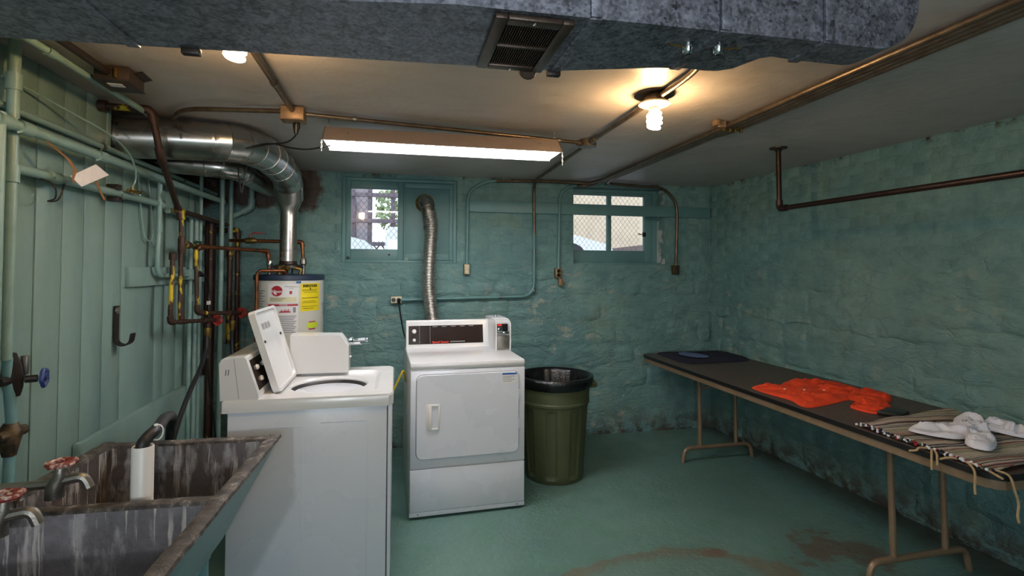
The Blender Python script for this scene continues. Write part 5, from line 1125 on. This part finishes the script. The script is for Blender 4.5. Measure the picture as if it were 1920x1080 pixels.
# rag rug
rg = thing('rag_rug', 'striped woven rag rug with fringe draped on the near end of the table', 'rug', (2.45, 1.8, TZ))
E0, E1, E2, E3 = Vector((2.118, 2.075)), Vector((2.80, 2.19)), Vector((2.825, 1.60)), Vector((2.105, 1.497))
def rug_pt(u, v, lift=0):
    p = E0*(1-u)*(1-v)+E1*u*(1-v)+E2*u*v+E3*(1-u)*v
    z = TZ+.012+.010*noise.noise(Vector((p.x*5, p.y*7, 2)))+.008*sin(v*9+u*2)*(.4+.6*u)+lift
    if p.y < 1.52 and p.x < 2.14: z -= .0
    return Vector((p.x, p.y, max(z, TZ+.006+lift)))
mb = MB(); nu, nv = 40, 44
mb.grid(lambda u, v: rug_pt(u, v), nu, nv); b = len(mb.v)
mb.grid(lambda u, v: rug_pt(u, v)-Vector((0, 0, .0055)), nu, nv); w = nu+1
ed = [i for i in range(w)]+[j*w+nu for j in range(1, nv+1)]+[nv*w+i for i in range(nu-1, -1, -1)]+[j*w for j in range(nv-1, 0, -1)]
mb.f += [(ed[i], ed[(i+1) % len(ed)], b+ed[(i+1) % len(ed)], b+ed[i]) for i in range(len(ed))]
part('weave', mb, 'rug', rg, sharp=80)
kn = [MB() for _ in range(4)]; rr = random.Random(4)
for k in range(130):
    v = (k+rr.random())/130; p = rug_pt(0, v)+Vector((rr.uniform(-.012, .008), 0, rr.uniform(-.004, .005)))
    kn[rr.choice((0, 0, 0, 1, 1, 2, 3))].lathe([(0, -.006), (.0045, -.004), (.006, 0), (.0045, .004), (0, .006)], p, 6)
for m_, q_, l_ in zip(kn, ('white_cloth', 'navy_cloth', 'print_red', 'olive'), ('white', 'navy', 'red', 'green')): part('edge_knots', m_, q_, rg, kind='stuff', label=l_+' knots of the rug hem')
ex = 2.075
for pts in ([(2.11, 1.72, TZ+.012), (2.085, 1.70, TZ+.010), (2.072, 1.69, TZ-.03), (2.066, 1.685, TZ-.055)], [(2.11, 1.73, TZ+.012), (2.08, 1.745, TZ+.012), (2.07, 1.75, TZ+.0), (2.063, 1.775, TZ-.01)], [(2.11, 1.71, TZ+.012), (2.08, 1.675, TZ+.008), (2.069, 1.665, TZ-.03)],
            [(2.105, 1.60, TZ+.012), (2.09, 1.56, TZ+.010), (2.078, 1.535, TZ-.01), (2.070, 1.53, TZ-.06), (2.070, 1.528, TZ-.085)], [(2.105, 1.58, TZ+.012), (2.10, 1.53, TZ+.012), (2.10, 1.49, TZ+.004), (2.10, 1.458, TZ-.004)], [(2.105, 1.61, TZ+.012), (2.08, 1.63, TZ+.012), (2.07, 1.655, TZ-.002)],
            [(2.125, 1.50, TZ+.01), (2.135, 1.462, TZ+.002), (2.140, 1.448, TZ-.05), (2.150, 1.445, TZ-.09), (2.142, 1.443, TZ-.13), (2.146, 1.442, TZ-.155)]):
    part('fringe_cord', MB().tube(smooth(pts, 5), .0042, 6), 'rope', rg)
wc = thing('white_garment', 'white crumpled cloth lying on the striped rag rug', 'clothing', (2.4, 1.8, TZ+.02))
wz = TZ+.022
part('body', cloth_blob([(2.215, 1.905), (2.33, 1.955), (2.46, 1.955), (2.53, 1.87), (2.45, 1.80), (2.36, 1.765), (2.27, 1.79)], wz, .010, 21, .024, 12), 'white_cloth', wc)
part('fold', cloth_blob([(2.54, 1.97), (2.66, 1.985), (2.64, 1.90), (2.52, 1.80), (2.42, 1.70), (2.30, 1.635), (2.255, 1.66), (2.28, 1.72), (2.40, 1.80), (2.46, 1.88)], wz, .018, 22, .030, 14), 'white_cloth', wc)
part('sleeve', cloth_blob([(2.57, 1.90), (2.68, 1.91), (2.74, 1.83), (2.77, 1.72), (2.69, 1.67), (2.60, 1.73), (2.58, 1.80)], wz, .016, 23, .028, 14), 'white_cloth', wc)

# ------------------------------------------------------------------ concrete laundry sink
SZ = .82
sk = thing('laundry_sink', 'double concrete laundry sink with stained basins and a painted front', 'sink', (-.76, 1.65, 0))
xo0, xo1, ys0, ys1 = -1.085, -.455, 1.085, 2.215
def hexa(a8): return MB().add(a8, [(0, 1, 3, 2), (4, 6, 7, 5), (0, 4, 5, 1), (2, 3, 7, 6), (0, 2, 6, 4), (1, 5, 7, 3)])
zb = .43; slope = lambda z: -.455-(SZ-z)*.53
def slab(x0t, x1t, x0b, x1b, y0, y1, z0, z1): return hexa([(x0b, y0, z0), (x0t, y0, z1), (x0b, y1, z0), (x0t, y1, z1), (x1b, y0, z0), (x1t, y0, z1), (x1b, y1, z0), (x1t, y1, z1)])
zr = SZ-.012
part('front_wall', slab(slope(zr)-.045, slope(zr)-.002, slope(zb)-.045, slope(zb)-.002, ys0, ys1, zb, zr), 'sink', sk)
part('painted_face', slab(slope(zr)-.002, slope(zr)+.001, slope(zb)-.002, slope(zb)+.001, ys0, ys1, zb, zr), 'pipe_blue', sk, label='teal painted outer face')
part('back_wall', MB().box(xo0, xo0+.05, ys0, ys1, zb, zr), 'sink', sk)
def endwall(y0, y1): return slab(xo0+.05, slope(zr)-.045, xo0+.05, slope(zb)-.045, y0, y1, zb, zr)
part('end_wall', endwall(ys1-.045, ys1), 'sink', sk); part('end_wall', endwall(ys0, ys0+.045), 'sink', sk); part('divider', endwall(1.625, 1.668), 'sink', sk)
part('basin_floor', slab(xo0+.05, slope(zb+.05)-.045, xo0+.05, slope(zb)-.045, ys0+.02, ys1-.02, zb, zb+.05), 'sink', sk)
rm = MB(); nseg = 40
def rimbar(p, q, w, seed):
    p, q = Vector(p), Vector(q); d = (q-p).normalized(); s_ = Vector((-d.y, d.x, 0)); rings = []
    for k in range(nseg+1):
        c = p+(q-p)*k/nseg; a_ = noise.noise(Vector((c.x*30, c.y*30, seed)))*.003; b_ = noise.noise(Vector((c.x*30, c.y*30, seed+9)))*.003
        rings.append([c+s_*(-w/2+a_)+Vector((0, 0, zr)), c+s_*(-w/2+a_+.003)+Vector((0, 0, SZ-.003+b_)), c+s_*(-w/4)+Vector((0, 0, SZ+a_*.6)), c+s_*(w/4)+Vector((0, 0, SZ+b_*.6)), c+s_*(w/2+b_-.003)+Vector((0, 0, SZ-.003+a_)), c+s_*(w/2+b_)+Vector((0, 0, zr))])
    b = len(rm.v); rm.loops(rings, True); rm.f += [tuple(b+i for i in range(6))[::-1], tuple(len(rm.v)-6+i for i in range(6))]
rimbar((-.4785, ys0, 0), (-.4785, ys1, 0), .05, 1); rimbar((xo0+.025, ys0, 0), (xo0+.025, ys1, 0), .05, 2)
rimbar((xo0+.04, ys1-.0225, 0), (-.485, ys1-.0225, 0), .045, 3); rimbar((xo0+.04, ys0+.0225, 0), (-.485, ys0+.0225, 0), .045, 4); rimbar((xo0+.04, 1.6465, 0), (-.485, 1.6465, 0), .043, 5)
part('rim', rm, 'rim', sk, label='chipped worn concrete rim')
for x in (-.70, -1.04):
    for y in (1.15, 2.15): part('leg', MB().box(x-.018, x+.018, y-.018, y-.010, 0, zb, .002).box(x-.018, x-.010, y-.018, y+.018, 0, zb, .002), 'pipe_blue', sk)
part('stand_rail', MB().box(-.715, -.685, 1.13, 2.17, zb-.045, zb-.002, .003).box(-1.055, -1.02, 1.13, 2.17, zb-.045, zb-.002, .003), 'pipe_blue', sk)
xt = xo0+.07
for y, lab, wm in ((1.76, 'old grey sink tap with a chipped red wheel, farther of the pair', 'red'), (1.54, 'old grey sink tap with a worn red wheel, nearer at the left edge', 'red')):
    t = thing('sink_tap', lab, 'tap', (xt+.05, y, SZ), 0, 'taps of the laundry sink')
    part('body', MB().tube([(xt+.045, y, SZ-.01), (xt+.045, y, SZ+.02), (xt+.06, y, SZ+.055), (xt+.06, y, SZ+.075)], [.024, .022, .018, .014], 12).tube([(-1.33, y+.03, SZ+.012), (xt+.05, y, SZ+.030)], .013, 10), 'steel', t)
    part('spout', MB().tube(fillet([(xt+.055, y, SZ+.035), (xt+.115, y+.005, SZ+.045), (xt+.13, y+.005, SZ+.01)], .03), [.014]*8, 10), 'steel', t)
    wheel(t, (xt+.06, y, SZ+.088), (0, 0, 1), .034, 'worn_red')
_pv = Vector((-.455, 2.215, 0)); sk.location = _pv+Matrix.Rotation(radians(-2), 3, 'Z') @ (Vector(sk.location)-_pv); sk.rotation_euler.z = radians(-2)
# standpipe with its drain hose
sp = solo('standpipe', MB().lathe([(.0225, .48), (.0285, .48), (.0285, .948), (.0265, .952), (.0225, .95), (.0225, .48)], (-.735, 1.735, 0), 28), 'white_plastic', 'white plastic standpipe standing in the far sink basin', 'pipe')
t = thing('drain_hose', 'black drain hose hooked into the white standpipe with a cable tie', 'hose', (-.73, 1.76, .85))
part('tube', MB().tube(smooth([(-.737, 1.732, .86), (-.738, 1.735, .945), (-.732, 1.75, .968), (-.724, 1.78, .980), (-.74, 1.86, .978), (-.79, 2.02, .955), (-.87, 2.29, .885), (-.92, 2.40, .76), (-.94, 2.48, .40)], 7), .0172, 14), 'rubber', t)
part('cable_tie', MB().tube([(-.718+.0225*cos(a_)*.5, 1.785+.0225*cos(a_)*.5, .974+.0225*sin(a_)) for a_ in [2*pi*k/20 for k in range(21)]], .0024, 6, False).box(-.725, -.715, 1.775, 1.785, .994, 1.002, .002), 'white_plastic', t, label='white cable tie')
